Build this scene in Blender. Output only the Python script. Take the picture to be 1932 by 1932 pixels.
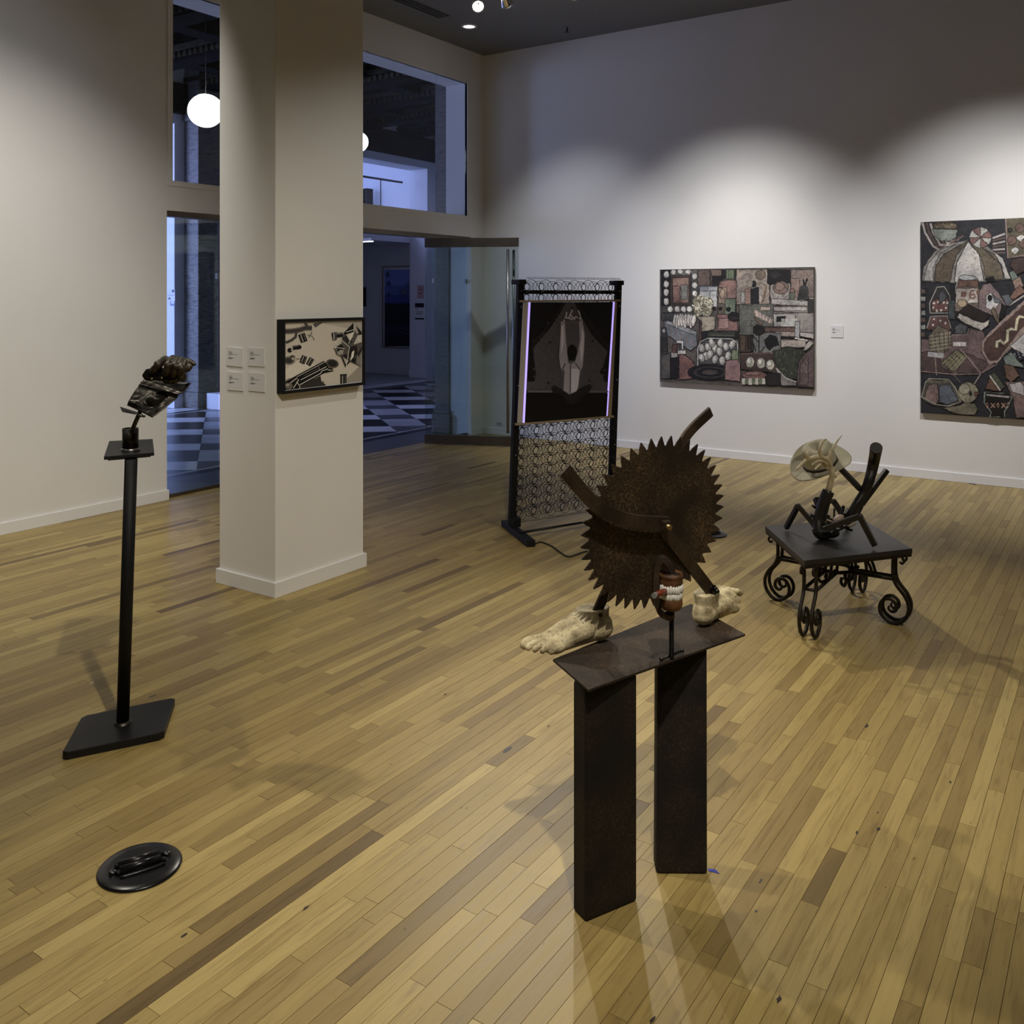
import bpy, bmesh, math, random
from mathutils import Vector, Matrix, noise
random.seed(7)
for o in list(bpy.data.objects): bpy.data.objects.remove(o, do_unlink=True)
SC = bpy.context.scene
COL = SC.collection
PI = math.pi

# ------------------------------------------------------------------ camera, world, exposure
FPX, EYE, HORIZON = 1736.0, 1.7, 558.0            # focal length in pixels of a 1932 frame, eye height, horizon row
YAW = math.atan(1174/1736)
cd = bpy.data.cameras.new('camera'); CAM = bpy.data.objects.new('camera', cd); COL.objects.link(CAM)
CAM.location = (0, 0, EYE); CAM.rotation_euler = (PI/2, 0, YAW)
cd.sensor_width = 36; cd.lens = 36*FPX/1932; cd.shift_y = -(966-HORIZON)/1932
cd.clip_start = 0.05; cd.clip_end = 100
SC.camera = CAM
SC.view_settings.view_transform = 'Standard'; SC.view_settings.look = 'None'
SC.view_settings.exposure = 0.0; SC.view_settings.gamma = 1.0
SC.view_settings.use_curve_mapping = False
W = bpy.data.worlds.new('dusk'); SC.world = W; W.use_nodes = True
W.node_tree.nodes['Background'].inputs[0].default_value = (0.10, 0.13, 0.30, 1)
W.node_tree.nodes['Background'].inputs[1].default_value = 0.3

# ------------------------------------------------------------------ measuring helpers (camera geometry -> room metres)
FW = (-math.sin(YAW), math.cos(YAW)); RT = (math.cos(YAW), math.sin(YAW))
def ray(px, py):
    a = (px-966)/FPX
    return Vector((FW[0]+a*RT[0], FW[1]+a*RT[1], (HORIZON-py)/FPX))
ORG = Vector((0, 0, EYE))
def at(px, py, d): return ORG + ray(px, py)*d
def onz(px, py, z=0.0):
    r = ray(px, py); return ORG + r*((z-EYE)/r.z)
def onx(px, py, X): r = ray(px, py); return ORG + r*(X/r.x)
def ony(px, py, Y): r = ray(px, py); return ORG + r*(Y/r.y)
def onp(px, py, P, n):
    r = ray(px, py); return ORG + r*((Vector(P)-ORG).dot(n)/r.dot(n))
CR = Vector((RT[0], RT[1], 0)); CF = Vector((FW[0], FW[1], 0)); UP = Vector((0, 0, 1))

# ------------------------------------------------------------------ lights
def spot(name, loc, target, watts, angle, blend=0.5, col=(1, .93, .8), rad=0.05):
    l = bpy.data.lights.new(name, 'SPOT'); l.energy = watts; l.spot_size = math.radians(angle); l.spot_blend = blend
    l.color = col; l.shadow_soft_size = rad
    o = bpy.data.objects.new(name, l); COL.objects.link(o); o.location = loc
    o.rotation_euler = (Vector(target)-Vector(loc)).to_track_quat('-Z', 'Y').to_euler()
    return o
def area(name, loc, target, watts, sx, sy, col):
    l = bpy.data.lights.new(name, 'AREA'); l.energy = watts; l.shape = 'RECTANGLE'; l.size = sx; l.size_y = sy; l.color = col
    o = bpy.data.objects.new(name, l); COL.objects.link(o); o.location = loc
    o.rotation_euler = (Vector(target)-Vector(loc)).to_track_quat('-Z', 'Y').to_euler()
    return o
WARM = (1.0, .92, .78); NEUT = (1.0, .96, .90); PALE = (.97, .965, 1.0); COOL = (.88, .91, 1.0)
# (name, lamp position at ceiling track height, aim, watts, beam, blend, colour)
LAMPS = [
 ('wash_a', (-3.35, 6.90, 4.42), (-3.45, 9.24, 0.70), 370, 74, 1., PALE),
 ('wash_b', (-0.85, 6.90, 4.42), (-0.95, 9.24, 0.75), 380, 74, 1., PALE),
 ('wash_c', (-5.25, 7.05, 4.42), (-5.30, 9.24, 1.30), 150, 66, 1., COOL),
 ('wash_d', (-4.15, 2.45, 4.42), (-6.67, 3.25, 0.60), 370, 78, 1., NEUT),
 ('wash_e', (-2.00, 5.40, 4.42), (-3.98, 4.00, 1.20), 125, 52, 1., NEUT),
 ('floor_a', (-5.13, 7.02, 4.42), (-1.35, 3.10, 0.30), 270, 46, .8, WARM),
 ('floor_b', (-4.20, 7.25, 4.42), (-1.20, 4.70, 0.30), 390, 46, .8, WARM),
 ('floor_c', (-0.24, 0.91, 4.42), (-2.90, 2.60, 0.30), 430, 74, .9, WARM),
 ('floor_d', (-4.60, 1.95, 4.42), (-0.90, 2.45, 0.20), 290, 52, .9, WARM),
 ('floor_e', (1.40, 3.20, 4.42), (-1.20, 4.60, 0.30), 215, 64, .9, WARM),
 ('floor_f', (0.30, -0.60, 4.42), (-1.30, 1.30, 0.0), 65, 90, 1., WARM),
 ('core_a', (-3.10, 6.95, 4.42), (-3.40, 9.24, 1.65), 150, 42, 1., NEUT),
 ('core_b', (-0.55, 6.95, 4.42), (-0.70, 9.24, 1.75), 165, 44, 1., NEUT),
 ('fill_upper_left', (-4.30, 2.30, 4.42), (-6.67, 2.90, 2.60), 40, 74, 1., (.80, .86, 1.0)),  # added unseen fill, cool light for the upper left wall
 ('fill_column', (-4.60, -0.60, 4.42), (-4.30, 3.55, 0.50), 55, 42, 1., COOL),  # added unseen fill to brighten the column's left face
]
for a in LAMPS: spot(a[0], *a[1:6], col=a[6])
BLUE = (.40, .48, 1.0)
area('side_room_daylight', (-14.6, 4.4, 2.2), (-11.3, 8.8, 1.6), 520, 2.2, 3.0, BLUE)
area('entrance_daylight', (-9.9, 2.55, 1.7), (-9.9, 10, 1.4), 45, 3.6, 2.8, BLUE)
area('mezzanine_daylight', (-14.2, 10.4, 4.2), (-14.2, 16, 3.8), 130, 2.4, 1.2, BLUE)

# ------------------------------------------------------------------ materials
def lin(c): c = c/255; return c/12.92 if c <= .04045 else ((c+.055)/1.055)**2.4
def rgb(r, g, b, k=1.0): return (min(1, lin(r)*k), min(1, lin(g)*k), min(1, lin(b)*k), 1)
MATS = {}
def nt(name):
    m = bpy.data.materials.new(name); m.use_nodes = True; MATS[name] = m
    t = m.node_tree; b = t.nodes['Principled BSDF']
    return m, t, b
def N(t, typ, **kw):
    n = t.nodes.new(typ)
    for k, v in kw.items():
        if k in n.inputs.keys() if isinstance(k, str) else False: n.inputs[k].default_value = v
        else: setattr(n, k, v)
    return n
def ramp(t, fac, stops):
    r = t.nodes.new('ShaderNodeValToRGB'); t.links.new(fac, r.inputs[0]); e = r.color_ramp.elements
    while len(e) < len(stops): e.new(.5)
    for el, (p, c) in zip(e, stops): el.position = p; el.color = c
    return r
def bump(t, b, h, s, dist=.01):
    n = t.nodes.new('ShaderNodeBump'); n.inputs['Strength'].default_value = s; n.inputs['Distance'].default_value = dist
    t.links.new(h, n.inputs['Height']); t.links.new(n.outputs[0], b.inputs['Normal']); return n
def mat(name, c, rough=.5, metal=0., spec=.5, noise_amt=0., scale=20., c2=None, bmp=0., bscale=None, coat=0.):
    m, t, b = nt(name)
    b.inputs['Base Color'].default_value = c; b.inputs['Roughness'].default_value = rough; b.inputs['Metallic'].default_value = metal
    b.inputs['Specular IOR Level'].default_value = spec
    if coat: b.inputs['Coat Weight'].default_value = coat; b.inputs['Coat Roughness'].default_value = .1
    tc = t.nodes.new('ShaderNodeTexCoord')
    if noise_amt or c2:
        n = t.nodes.new('ShaderNodeTexNoise'); n.inputs['Scale'].default_value = scale; n.inputs['Detail'].default_value = 8; n.inputs['Roughness'].default_value = .65
        t.links.new(tc.outputs['Object'], n.inputs['Vector'])
        d = c2 or tuple(x*(1-noise_amt) for x in c[:3])+(1,)
        r = ramp(t, n.outputs[0], [(.35, d), (.65, c)]); t.links.new(r.outputs[0], b.inputs['Base Color'])
    if bmp:
        n2 = t.nodes.new('ShaderNodeTexNoise'); n2.inputs['Scale'].default_value = bscale or scale; n2.inputs['Detail'].default_value = 6
        t.links.new(tc.outputs['Object'], n2.inputs['Vector']); bump(t, b, n2.outputs[0], bmp, .004)
    return m
def emis(name, c, s):
    m, t, b = nt(name); b.inputs['Base Color'].default_value = c; b.inputs['Emission Color'].default_value = c; b.inputs['Emission Strength'].default_value = s; return m
mat('wall', (.80, .78, .74, 1), .85, spec=.2, noise_amt=.03, scale=1.5, bmp=.06, bscale=90)
mat('trim', (.80, .79, .77, 1), .45, spec=.4)
mat('ceiling', (.22, .22, .22, 1), .9, spec=.1)
mat('black_metal', (.012, .012, .013, 1), .38, metal=.6, noise_amt=.3, scale=30)
mat('flat_black', (.008, .008, .010, 1), .45, spec=.35, noise_amt=.25, scale=14)
mat('black_paint', (.008, .008, .009, 1), .6, spec=.25, noise_amt=.3)
mat('steel', (.33, .32, .30, 1), .33, metal=1., noise_amt=.25, scale=60)
mat('bronze_rail', (.17, .145, .115, 1), .42, metal=.85, noise_amt=.2, scale=6)
mat('dark_steel', (.10, .09, .075, 1), .42, metal=.9, c2=(.02, .018, .016, 1), scale=22, bmp=.15, bscale=50)
mat('sheet_metal', (.05, .045, .037, 1), .36, metal=.85, c2=(.012, .011, .010, 1), scale=14)
mat('bronze', (.060, .048, .032, 1), .46, metal=.45, c2=(.012, .010, .008, 1), scale=45, bmp=.5, bscale=90)
mat('gloss_black', (.006, .006, .008, 1), .28, spec=.4)
mat('iron', (.035, .028, .018, 1), .5, metal=.6, c2=(.014, .011, .008, 1), scale=70, bmp=.3, bscale=120)
mat('slate_wood', (.012, .012, .013, 1), .40, c2=(.022, .021, .021, 1), scale=7)
mat('charred_wood', (.020, .018, .016, 1), .36, c2=(.010, .009, .009, 1), scale=16, bmp=.2, bscale=40)
mat('felt', (.46, .43, .33, 1), .9, spec=.15, noise_amt=.12, scale=12)
mat('hat_band', (.035, .03, .025, 1), .7)
mat('antler', (.70, .64, .46, 1), .5, c2=(.36, .29, .17, 1), scale=26, bmp=.25, bscale=60)
mat('stone_egg', (.42, .33, .28, 1), .5, c2=(.25, .17, .14, 1), scale=30)
mat('tape', (.03, .05, .42, 1), .6)
mat('tan_wood', (.36, .29, .18, 1), .5, noise_amt=.2, scale=30)
mat('cream_bar', (.45, .42, .38, 1), .5)
mat('wire', (.012, .012, .014, 1), .35, metal=.7)
mat('rubber', (.012, .012, .012, 1), .6)
mat('card', (.72, .70, .68, 1), .7, spec=.2)
mat('canvas_edge', (.14, .12, .10, 1), .8, noise_amt=.5, scale=20)
mat('plastic_white', (.70, .70, .67, 1), .4)
mat('chrome', (.8, .8, .8, 1), .08, metal=1.)
mat('duct', (.02, .02, .02, 1), .7)
mat('tooth', (.83, .81, .76, 1), .35)
mat('cigar', (.22, .035, .012, 1), .45, noise_amt=.4, scale=60)
mat('ash', (.24, .24, .23, 1), .8, noise_amt=.4, scale=120)
mat('brass', (.40, .31, .14, 1), .38, metal=.9)
mat('bolt', (.08, .08, .085, 1), .3, metal=1.)
mat('lobby_wall', (.70, .70, .72, 1), .8, spec=.2)
mat('lobby_ceiling', (.010, .009, .008, 1), .9, spec=.05, noise_amt=.4, scale=4)
mat('gilt', (.040, .034, .022, 1), .8, spec=.1, noise_amt=.5, scale=14)
mat('frame_oak', (.28, .22, .16, 1), .5)
mat('mat_white', (.72, .72, .74, 1), .8)
emis('globe_glow', (1, .96, .90, 1), 5.0)
emis('lamp_glow', (1, .95, .86, 1), 40.0)
emis('down_glow', (.95, .95, 1, 1), 3.0)
emis('bar_glow', (.9, .93, 1, 1), 4.0)
emis('led', (.46, .36, 1.0, 1), 1.1)
def rusty(name, dark, mid, hi, sc, rough=.75):
    m, t, b = nt(name); b.inputs['Roughness'].default_value = rough; b.inputs['Metallic'].default_value = .25
    tc = t.nodes.new('ShaderNodeTexCoord')
    n1 = t.nodes.new('ShaderNodeTexNoise'); n1.inputs['Scale'].default_value = sc; n1.inputs['Detail'].default_value = 5
    n2 = t.nodes.new('ShaderNodeTexNoise'); n2.inputs['Scale'].default_value = sc*28; n2.inputs['Detail'].default_value = 4; n2.inputs['Roughness'].default_value = .8
    t.links.new(tc.outputs['Object'], n1.inputs['Vector']); t.links.new(tc.outputs['Object'], n2.inputs['Vector'])
    r1 = ramp(t, n1.outputs[0], [(.35, dark), (.62, mid)])
    r2 = ramp(t, n2.outputs[0], [(.50, (0, 0, 0, 1)), (.66, (1, 1, 1, 1))])
    mx = t.nodes.new('ShaderNodeMix'); mx.data_type = 'RGBA'
    sep = t.nodes.new('ShaderNodeMath'); sep.operation = 'MULTIPLY'; n3 = ramp(t, n1.outputs[0], [(.42, (.08, .08, .08, 1)), (.62, (1, 1, 1, 1))]); t.links.new(r2.outputs[0], sep.inputs[0]); t.links.new(n3.outputs[0], sep.inputs[1])
    t.links.new(sep.outputs[0], mx.inputs[0]); t.links.new(r1.outputs[0], mx.inputs[6]); mx.inputs[7].default_value = hi
    t.links.new(mx.outputs[2], b.inputs['Base Color']); bump(t, b, n2.outputs[0], .25, .003)
rusty('rust_blade', (.018, .012, .008, 1), (.042, .027, .015, 1), (.27, .165, .08, 1), 5, .62)
rusty('rust_leg', (.006, .005, .004, 1), (.014, .010, .007, 1), (.07, .045, .025, 1), 6)
rusty('rust_plate', (.016, .011, .008, 1), (.040, .025, .016, 1), (.15, .10, .05, 1), 6, .75)
rusty('rust_bar', (.022, .015, .010, 1), (.050, .031, .019, 1), (.16, .10, .06, 1), 10, .55)
rusty('rust_jaw', (.05, .022, .010, 1), (.15, .06, .024, 1), (.32, .18, .08, 1), 18, .55)
# foot casts: yellowed plaster, grime in blotches
m, t, b = nt('plaster'); b.inputs['Roughness'].default_value = .65
tc = t.nodes.new('ShaderNodeTexCoord'); n1 = t.nodes.new('ShaderNodeTexNoise'); n1.inputs['Scale'].default_value = 22; n1.inputs['Detail'].default_value = 7
n2 = t.nodes.new('ShaderNodeTexNoise'); n2.inputs['Scale'].default_value = 130; n2.inputs['Detail'].default_value = 4
t.links.new(tc.outputs['Object'], n1.inputs['Vector']); t.links.new(tc.outputs['Object'], n2.inputs['Vector'])
r1 = ramp(t, n1.outputs[0], [(.32, (.22, .17, .09, 1)), (.55, (.60, .51, .31, 1)), (.75, (.74, .67, .46, 1))])
r2 = ramp(t, n2.outputs[0], [(.30, (.25, .22, .16, 1)), (.42, (1, 1, 1, 1))])
mx = t.nodes.new('ShaderNodeMix'); mx.data_type = 'RGBA'; mx.blend_type = 'MULTIPLY'; mx.inputs[0].default_value = .8
t.links.new(r1.outputs[0], mx.inputs[6]); t.links.new(r2.outputs[0], mx.inputs[7]); t.links.new(mx.outputs[2], b.inputs['Base Color']); bump(t, b, n1.outputs[0], .35, .006)
# travertine piers of the lobby
m, t, b = nt('travertine'); b.inputs['Roughness'].default_value = .6
tc = t.nodes.new('ShaderNodeTexCoord'); mp = t.nodes.new('ShaderNodeMapping'); mp.inputs['Scale'].default_value = (4, 4, 22); t.links.new(tc.outputs['Object'], mp.inputs[0])
n1 = t.nodes.new('ShaderNodeTexNoise'); n1.inputs['Scale'].default_value = 2.2; n1.inputs['Detail'].default_value = 9; n1.inputs['Roughness'].default_value = .7; t.links.new(mp.outputs[0], n1.inputs['Vector'])
r1 = ramp(t, n1.outputs[0], [(.34, (.03, .027, .024, 1)), (.46, (.13, .12, .108, 1)), (.7, (.20, .185, .165, 1))]); t.links.new(r1.outputs[0], b.inputs['Base Color']); bump(t, b, n1.outputs[0], .4, .01)
# marble, one per tone
for nm, c in (('marble_light', (.74, .75, .78, 1)), ('marble_mid', (.11, .115, .13, 1)), ('marble_dark', (.012, .013, .018, 1)), ('marble_soft', (.46, .47, .50, 1))):
    m = mat(nm, c, .30, spec=.12, noise_amt=.25, scale=3)
# architectural glass: clear sheet with Fresnel reflection
def glass(name, tint, refl=1.0):
    m = bpy.data.materials.new(name); m.use_nodes = True; MATS[name] = m; t = m.node_tree; t.nodes.clear()
    o = t.nodes.new('ShaderNodeOutputMaterial'); mx = t.nodes.new('ShaderNodeMixShader'); tr = t.nodes.new('ShaderNodeBsdfTransparent'); gl = t.nodes.new('ShaderNodeBsdfGlossy'); fr = t.nodes.new('ShaderNodeFresnel')
    ge = t.nodes.new('ShaderNodeNewGeometry'); ir = t.nodes.new('ShaderNodeMapRange'); t.links.new(ge.outputs['Backfacing'], ir.inputs[0]); ir.inputs[3].default_value = 1.5; ir.inputs[4].default_value = 1/1.5; t.links.new(ir.outputs[0], fr.inputs[0])   # same reflection from both sides of a sheet
    tr.inputs[0].default_value = tint; gl.inputs['Roughness'].default_value = .01
    t.links.new(fr.outputs[0], mx.inputs[0]); t.links.new(tr.outputs[0], mx.inputs[1]); t.links.new(gl.outputs[0], mx.inputs[2]); t.links.new(mx.outputs[0], o.inputs[0])
glass('glass', (.90, .94, .95, 1)); glass('glass_door', (.82, .88, .88, 1))
# maple strip floor: tone per plank, grain along the board, small dark flecks
m, t, b = nt('maple'); b.inputs['Roughness'].default_value = .38; b.inputs['Specular IOR Level'].default_value = .34
at_ = t.nodes.new('ShaderNodeAttribute'); at_.attribute_name = 'tone'
tc = t.nodes.new('ShaderNodeTexCoord'); ad = t.nodes.new('ShaderNodeVectorMath'); ad.operation = 'ADD'
sc_ = t.nodes.new('ShaderNodeVectorMath'); sc_.operation = 'SCALE'; sc_.inputs['Scale'].default_value = 37.0
t.links.new(at_.outputs['Color'], sc_.inputs[0]); t.links.new(tc.outputs['Object'], ad.inputs[0]); t.links.new(sc_.outputs[0], ad.inputs[1])
mp = t.nodes.new('ShaderNodeMapping'); mp.inputs['Scale'].default_value = (26, 2.0, 1); t.links.new(ad.outputs[0], mp.inputs[0])
g = t.nodes.new('ShaderNodeTexNoise'); g.inputs['Scale'].default_value = 2.2; g.inputs['Detail'].default_value = 9; g.inputs['Roughness'].default_value = .62; g.inputs['Distortion'].default_value = .8; t.links.new(mp.outputs[0], g.inputs['Vector'])
mp2 = t.nodes.new('ShaderNodeMapping'); mp2.inputs['Scale'].default_value = (60, 22, 1); t.links.new(ad.outputs[0], mp2.inputs[0])
k = t.nodes.new('ShaderNodeTexNoise'); k.inputs['Scale'].default_value = 1.0; k.inputs['Detail'].default_value = 3; t.links.new(mp2.outputs[0], k.inputs['Vector'])
sx = t.nodes.new('ShaderNodeSeparateColor'); t.links.new(at_.outputs['Color'], sx.inputs[0])
base = ramp(t, sx.outputs[0], [(0.0, (.145, .095, .036, 1)), (.18, (.27, .190, .068, 1)), (.6, (.365, .268, .096, 1)), (1., (.46, .350, .135, 1))])
gr = ramp(t, g.outputs[0], [(.25, (.58, .53, .46, 1)), (.48, (1, 1, 1, 1)), (.8, (1.18, 1.18, 1.14, 1))])
kr = ramp(t, k.outputs[0], [(.215, (.30, .25, .20, 1)), (.27, (1, 1, 1, 1))])
m1 = t.nodes.new('ShaderNodeMix'); m1.data_type = 'RGBA'; m1.blend_type = 'MULTIPLY'; m1.inputs[0].default_value = .85
m2 = t.nodes.new('ShaderNodeMix'); m2.data_type = 'RGBA'; m2.blend_type = 'MULTIPLY'; m2.inputs[0].default_value = .8
t.links.new(base.outputs[0], m1.inputs[6]); t.links.new(gr.outputs[0], m1.inputs[7]); t.links.new(m1.outputs[2], m2.inputs[6]); t.links.new(kr.outputs[0], m2.inputs[7])
t.links.new(m2.outputs[2], b.inputs['Base Color'])
rr = t.nodes.new('ShaderNodeMapRange'); t.links.new(g.outputs[0], rr.inputs[0]); rr.inputs[3].default_value = .30; rr.inputs[4].default_value = .50; t.links.new(rr.outputs[0], b.inputs['Roughness'])
bump(t, b, g.outputs[0], .05, .002)
mat('scuff_grey', (.075, .072, .075, 1), .6); mat('scuff_dark', (.03, .022, .016, 1), .7)
mat('floor_gap', (.045, .028, .014, 1), .9)
# painted / printed surfaces: colour attribute, with or without brush grain
def artmat(name, amt, sc, rough=.6, bm=.0):
    m, t, b = nt(name); b.inputs['Roughness'].default_value = rough
    a = t.nodes.new('ShaderNodeAttribute'); a.attribute_name = 'Col'
    tc = t.nodes.new('ShaderNodeTexCoord'); n = t.nodes.new('ShaderNodeTexNoise'); n.inputs['Scale'].default_value = sc; n.inputs['Detail'].default_value = 7; n.inputs['Roughness'].default_value = .7; n.inputs['Distortion'].default_value = 1.2
    t.links.new(tc.outputs['Object'], n.inputs['Vector'])
    r = ramp(t, n.outputs[0], [(.28, (1-amt, 1-amt, 1-amt, 1)), (.5, (1, 1, 1, 1)), (.75, (1+amt*.5, 1+amt*.5, 1+amt*.5, 1))])
    mx = t.nodes.new('ShaderNodeMix'); mx.data_type = 'RGBA'; mx.blend_type = 'MULTIPLY'; mx.inputs[0].default_value = 1
    t.links.new(a.outputs['Color'], mx.inputs[6]); t.links.new(r.outputs[0], mx.inputs[7]); t.links.new(mx.outputs[2], b.inputs['Base Color'])
    if bm:
        bump(t, b, n.outputs[0], bm, .004)
        n4 = t.nodes.new('ShaderNodeTexNoise'); n4.inputs['Scale'].default_value = sc*.22; n4.inputs['Detail'].default_value = 5; t.links.new(tc.outputs['Object'], n4.inputs['Vector'])
        r4 = ramp(t, n4.outputs[0], [(.3, (.62, .62, .62, 1)), (.5, (1, 1, 1, 1)), (.7, (1.25, 1.22, 1.18, 1))])
        m4 = t.nodes.new('ShaderNodeMix'); m4.data_type = 'RGBA'; m4.blend_type = 'MULTIPLY'; m4.inputs[0].default_value = 1
        t.links.new(mx.outputs[2], m4.inputs[6]); t.links.new(r4.outputs[0], m4.inputs[7]); t.links.new(m4.outputs[2], b.inputs['Base Color'])
artmat('oil_paint', .75, 34, .5, .5); artmat('print', .10, 60, .5); artmat('photo_print', .22, 240, .38)

# ------------------------------------------------------------------ mesh building
class MB:
    def __init__(s): s.v = []; s.f = []; s.sm = []
    def add(s, vs, fs, smooth=False):
        o = len(s.v); s.v += [Vector(v) for v in vs]; s.f += [tuple(i+o for i in f) for f in fs]; s.sm += [smooth]*len(fs); return s
    def box(s, a, b):
        (x0, y0, z0), (x1, y1, z1) = a, b
        return s.add([(x0,y0,z0),(x1,y0,z0),(x1,y1,z0),(x0,y1,z0),(x0,y0,z1),(x1,y0,z1),(x1,y1,z1),(x0,y1,z1)],
                     [(0,3,2,1),(4,5,6,7),(0,1,5,4),(1,2,6,5),(2,3,7,6),(3,0,4,7)])
    def obox(s, c, ax, ay, az):
        "box from centre and three half-axis vectors"
        c = Vector(c); ax = Vector(ax); ay = Vector(ay); az = Vector(az)
        vs = [c+i*ax+j*ay+k*az for k in (-1, 1) for j in (-1, 1) for i in (-1, 1)]
        return s.add(vs, [(0,2,3,1),(4,5,7,6),(0,1,5,4),(1,3,7,5),(3,2,6,7),(2,0,4,6)])
    def slab(s, poly, off):
        "polygon of 3-D points thickened by a vector"
        n = len(poly); off = Vector(off); p = [Vector(q) for q in poly]
        return s.add(p+[q+off for q in p], [tuple(range(n-1, -1, -1)), tuple(range(n, 2*n))]+[(i, (i+1) % n, (i+1) % n+n, i+n) for i in range(n)])
    def sweep(s, pts, sec, up=(0, 0, 1), scale=None, caps=True, smooth=True, transport=True):
        pts = [Vector(p) for p in pts]; n = len(pts); k = len(sec); vs = []; fs = []
        pU = None
        for i, p in enumerate(pts):
            T = (pts[min(i+1, n-1)]-pts[max(i-1, 0)]).normalized()
            if pU is None or not transport:
                u = Vector(up)
                if abs(T.dot(u.normalized())) > .985: u = Vector((0.3, 1, 0.1))
                S = T.cross(u).normalized(); U = S.cross(T).normalized()
            else:
                U = (pU-T*pU.dot(T)).normalized(); S = T.cross(U).normalized()
            pU = U; sc = scale[i] if scale else 1.0
            if not isinstance(sc, (tuple, list)): sc = (sc, sc)
            vs += [p+S*a*sc[0]+U*b*sc[1] for a, b in sec]
        for i in range(n-1):
            for j in range(k):
                fs.append((i*k+j, i*k+(j+1) % k, (i+1)*k+(j+1) % k, (i+1)*k+j))
        s.add(vs, fs, smooth)
        if caps:
            s.add(vs[:k], [tuple(range(k-1, -1, -1))]); s.add(vs[-k:], [tuple(range(k))])
        return s
    def tube(s, pts, r, sides=10, caps=True, up=(0, 0, 1), ry=None):
        rs = r if isinstance(r, (list, tuple)) else [r]*len(pts)
        sec = [(math.cos(2*PI*i/sides), math.sin(2*PI*i/sides)*(ry or 1)) for i in range(sides)]
        return s.sweep(pts, sec, up, rs, caps)
    def lathe(s, prof, c=(0, 0, 0), seg=24, axis=(0, 0, 1), smooth=True):
        c = Vector(c); q = Vector((0, 0, 1)).rotation_difference(Vector(axis)); k = len(prof); vs = []; fs = []
        for i in range(seg):
            a = 2*PI*i/seg
            vs += [c+q @ Vector((r*math.cos(a), r*math.sin(a), z)) for r, z in prof]
        for i in range(seg):
            for j in range(k-1):
                i2 = (i+1) % seg; fs.append((i*k+j, i2*k+j, i2*k+j+1, i*k+j+1))
        s.add(vs, fs, smooth)
        return s
    def cyl(s, a, b, r, sides=20, r2=None):
        return s.sweep([a, b], [(math.cos(2*PI*i/sides), math.sin(2*PI*i/sides)) for i in range(sides)], scale=[r, r2 or r])
    def ball(s, c, rx, ry=None, rz=None, seg=16, rings=10, M=None):
        ry = ry or rx; rz = rz or rx; c = Vector(c); vs = []; fs = []
        for i in range(rings+1):
            th = PI*i/rings
            for j in range(seg):
                a = 2*PI*j/seg; p = Vector((rx*math.sin(th)*math.cos(a), ry*math.sin(th)*math.sin(a), rz*math.cos(th)))
                vs.append(c+(M @ p if M else p))
        for i in range(rings):
            for j in range(seg): fs.append((i*seg+j, (i+1)*seg+j, (i+1)*seg+(j+1) % seg, i*seg+(j+1) % seg))
        return s.add(vs, fs, True)
    def mesh(s, name, m, off=(0, 0, 0)):
        off = Vector(off); me = bpy.data.meshes.new(name); me.from_pydata([tuple(v-off) for v in s.v], [], s.f)
        me.polygons.foreach_set('use_smooth', s.sm); me.materials.append(MATS[m]); me.update(); return me
    def build(s, name, m, parent=None, bevel=0, kind=None, label=None, segs=2):
        off = WLOC.get(parent, Vector((0, 0, 0))) if parent else Vector((0, 0, 0))
        me = s.mesh(name, m, off); bmw = bmesh.new(); bmw.from_mesh(me); bmesh.ops.remove_doubles(bmw, verts=bmw.verts, dist=1e-6) if not bevel else None
        bmesh.ops.recalc_face_normals(bmw, faces=bmw.faces); bmw.to_mesh(me); bmw.free()
        o = bpy.data.objects.new(name, me); COL.objects.link(o)
        if parent: o.parent = parent
        WLOC[o] = off
        if bevel:
            md = o.modifiers.new('edge', 'BEVEL'); md.width = bevel; md.segments = segs; md.limit_method = 'ANGLE'
        if kind: o['kind'] = kind
        if label: o['label'] = label
        return o
    def solid(s, name, m, parent, voxel, smooth=6, **kw):
        "overlapping volumes fused into one continuous surface"
        o = s.build(name, m, parent, **kw)
        r = o.modifiers.new('fuse', 'REMESH'); r.mode = 'VOXEL'; r.voxel_size = voxel; r.use_smooth_shade = True
        q = o.modifiers.new('soften', 'SMOOTH'); q.iterations = smooth; q.factor = .5
        return o
WLOC = {}
def thing(name, label, cat, loc, group=None):
    o = bpy.data.objects.new(name, None); COL.objects.link(o); o.location = loc; o.empty_display_size = .1
    o['label'] = label; o['category'] = cat
    if group: o['group'] = group
    WLOC[o] = Vector(loc); return o
def tag(o, label, cat, group=None):
    o['label'] = label; o['category'] = cat
    if group: o['group'] = group
    return o
def single(mb, name, m, label, cat, group=None, bevel=0):
    "a thing that is one mesh, with its origin at its own base"
    lo = Vector((min(v.x for v in mb.v), min(v.y for v in mb.v), min(v.z for v in mb.v))); hi = Vector((max(v.x for v in mb.v), max(v.y for v in mb.v), 0))
    c = Vector(((lo.x+hi.x)/2, (lo.y+hi.y)/2, lo.z)); mb.v = [v-c for v in mb.v]
    o = mb.build(name, m, None, bevel); o.location = c; WLOC[o] = c
    return tag(o, label, cat, group)
def bez(pts, n=8):
    "smooth curve through points (Catmull-Rom)"
    P = [Vector(p) for p in pts]; P = [P[0]*2-P[1]]+P+[P[-1]*2-P[-2]]; out = []
    for i in range(1, len(P)-2):
        for k in range(n):
            t = k/n; a, b, c, d = P[i-1:i+3]
            out.append(.5*((2*b)+(c-a)*t+(2*a-5*b+4*c-d)*t*t+(3*b-a-3*c+d)*t**3))
    return out+[P[-2]]
def rs(n, a, b):                                                   # radii from a to b over n points
    return [a+(b-a)*i/(n-1) for i in range(n)]
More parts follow.
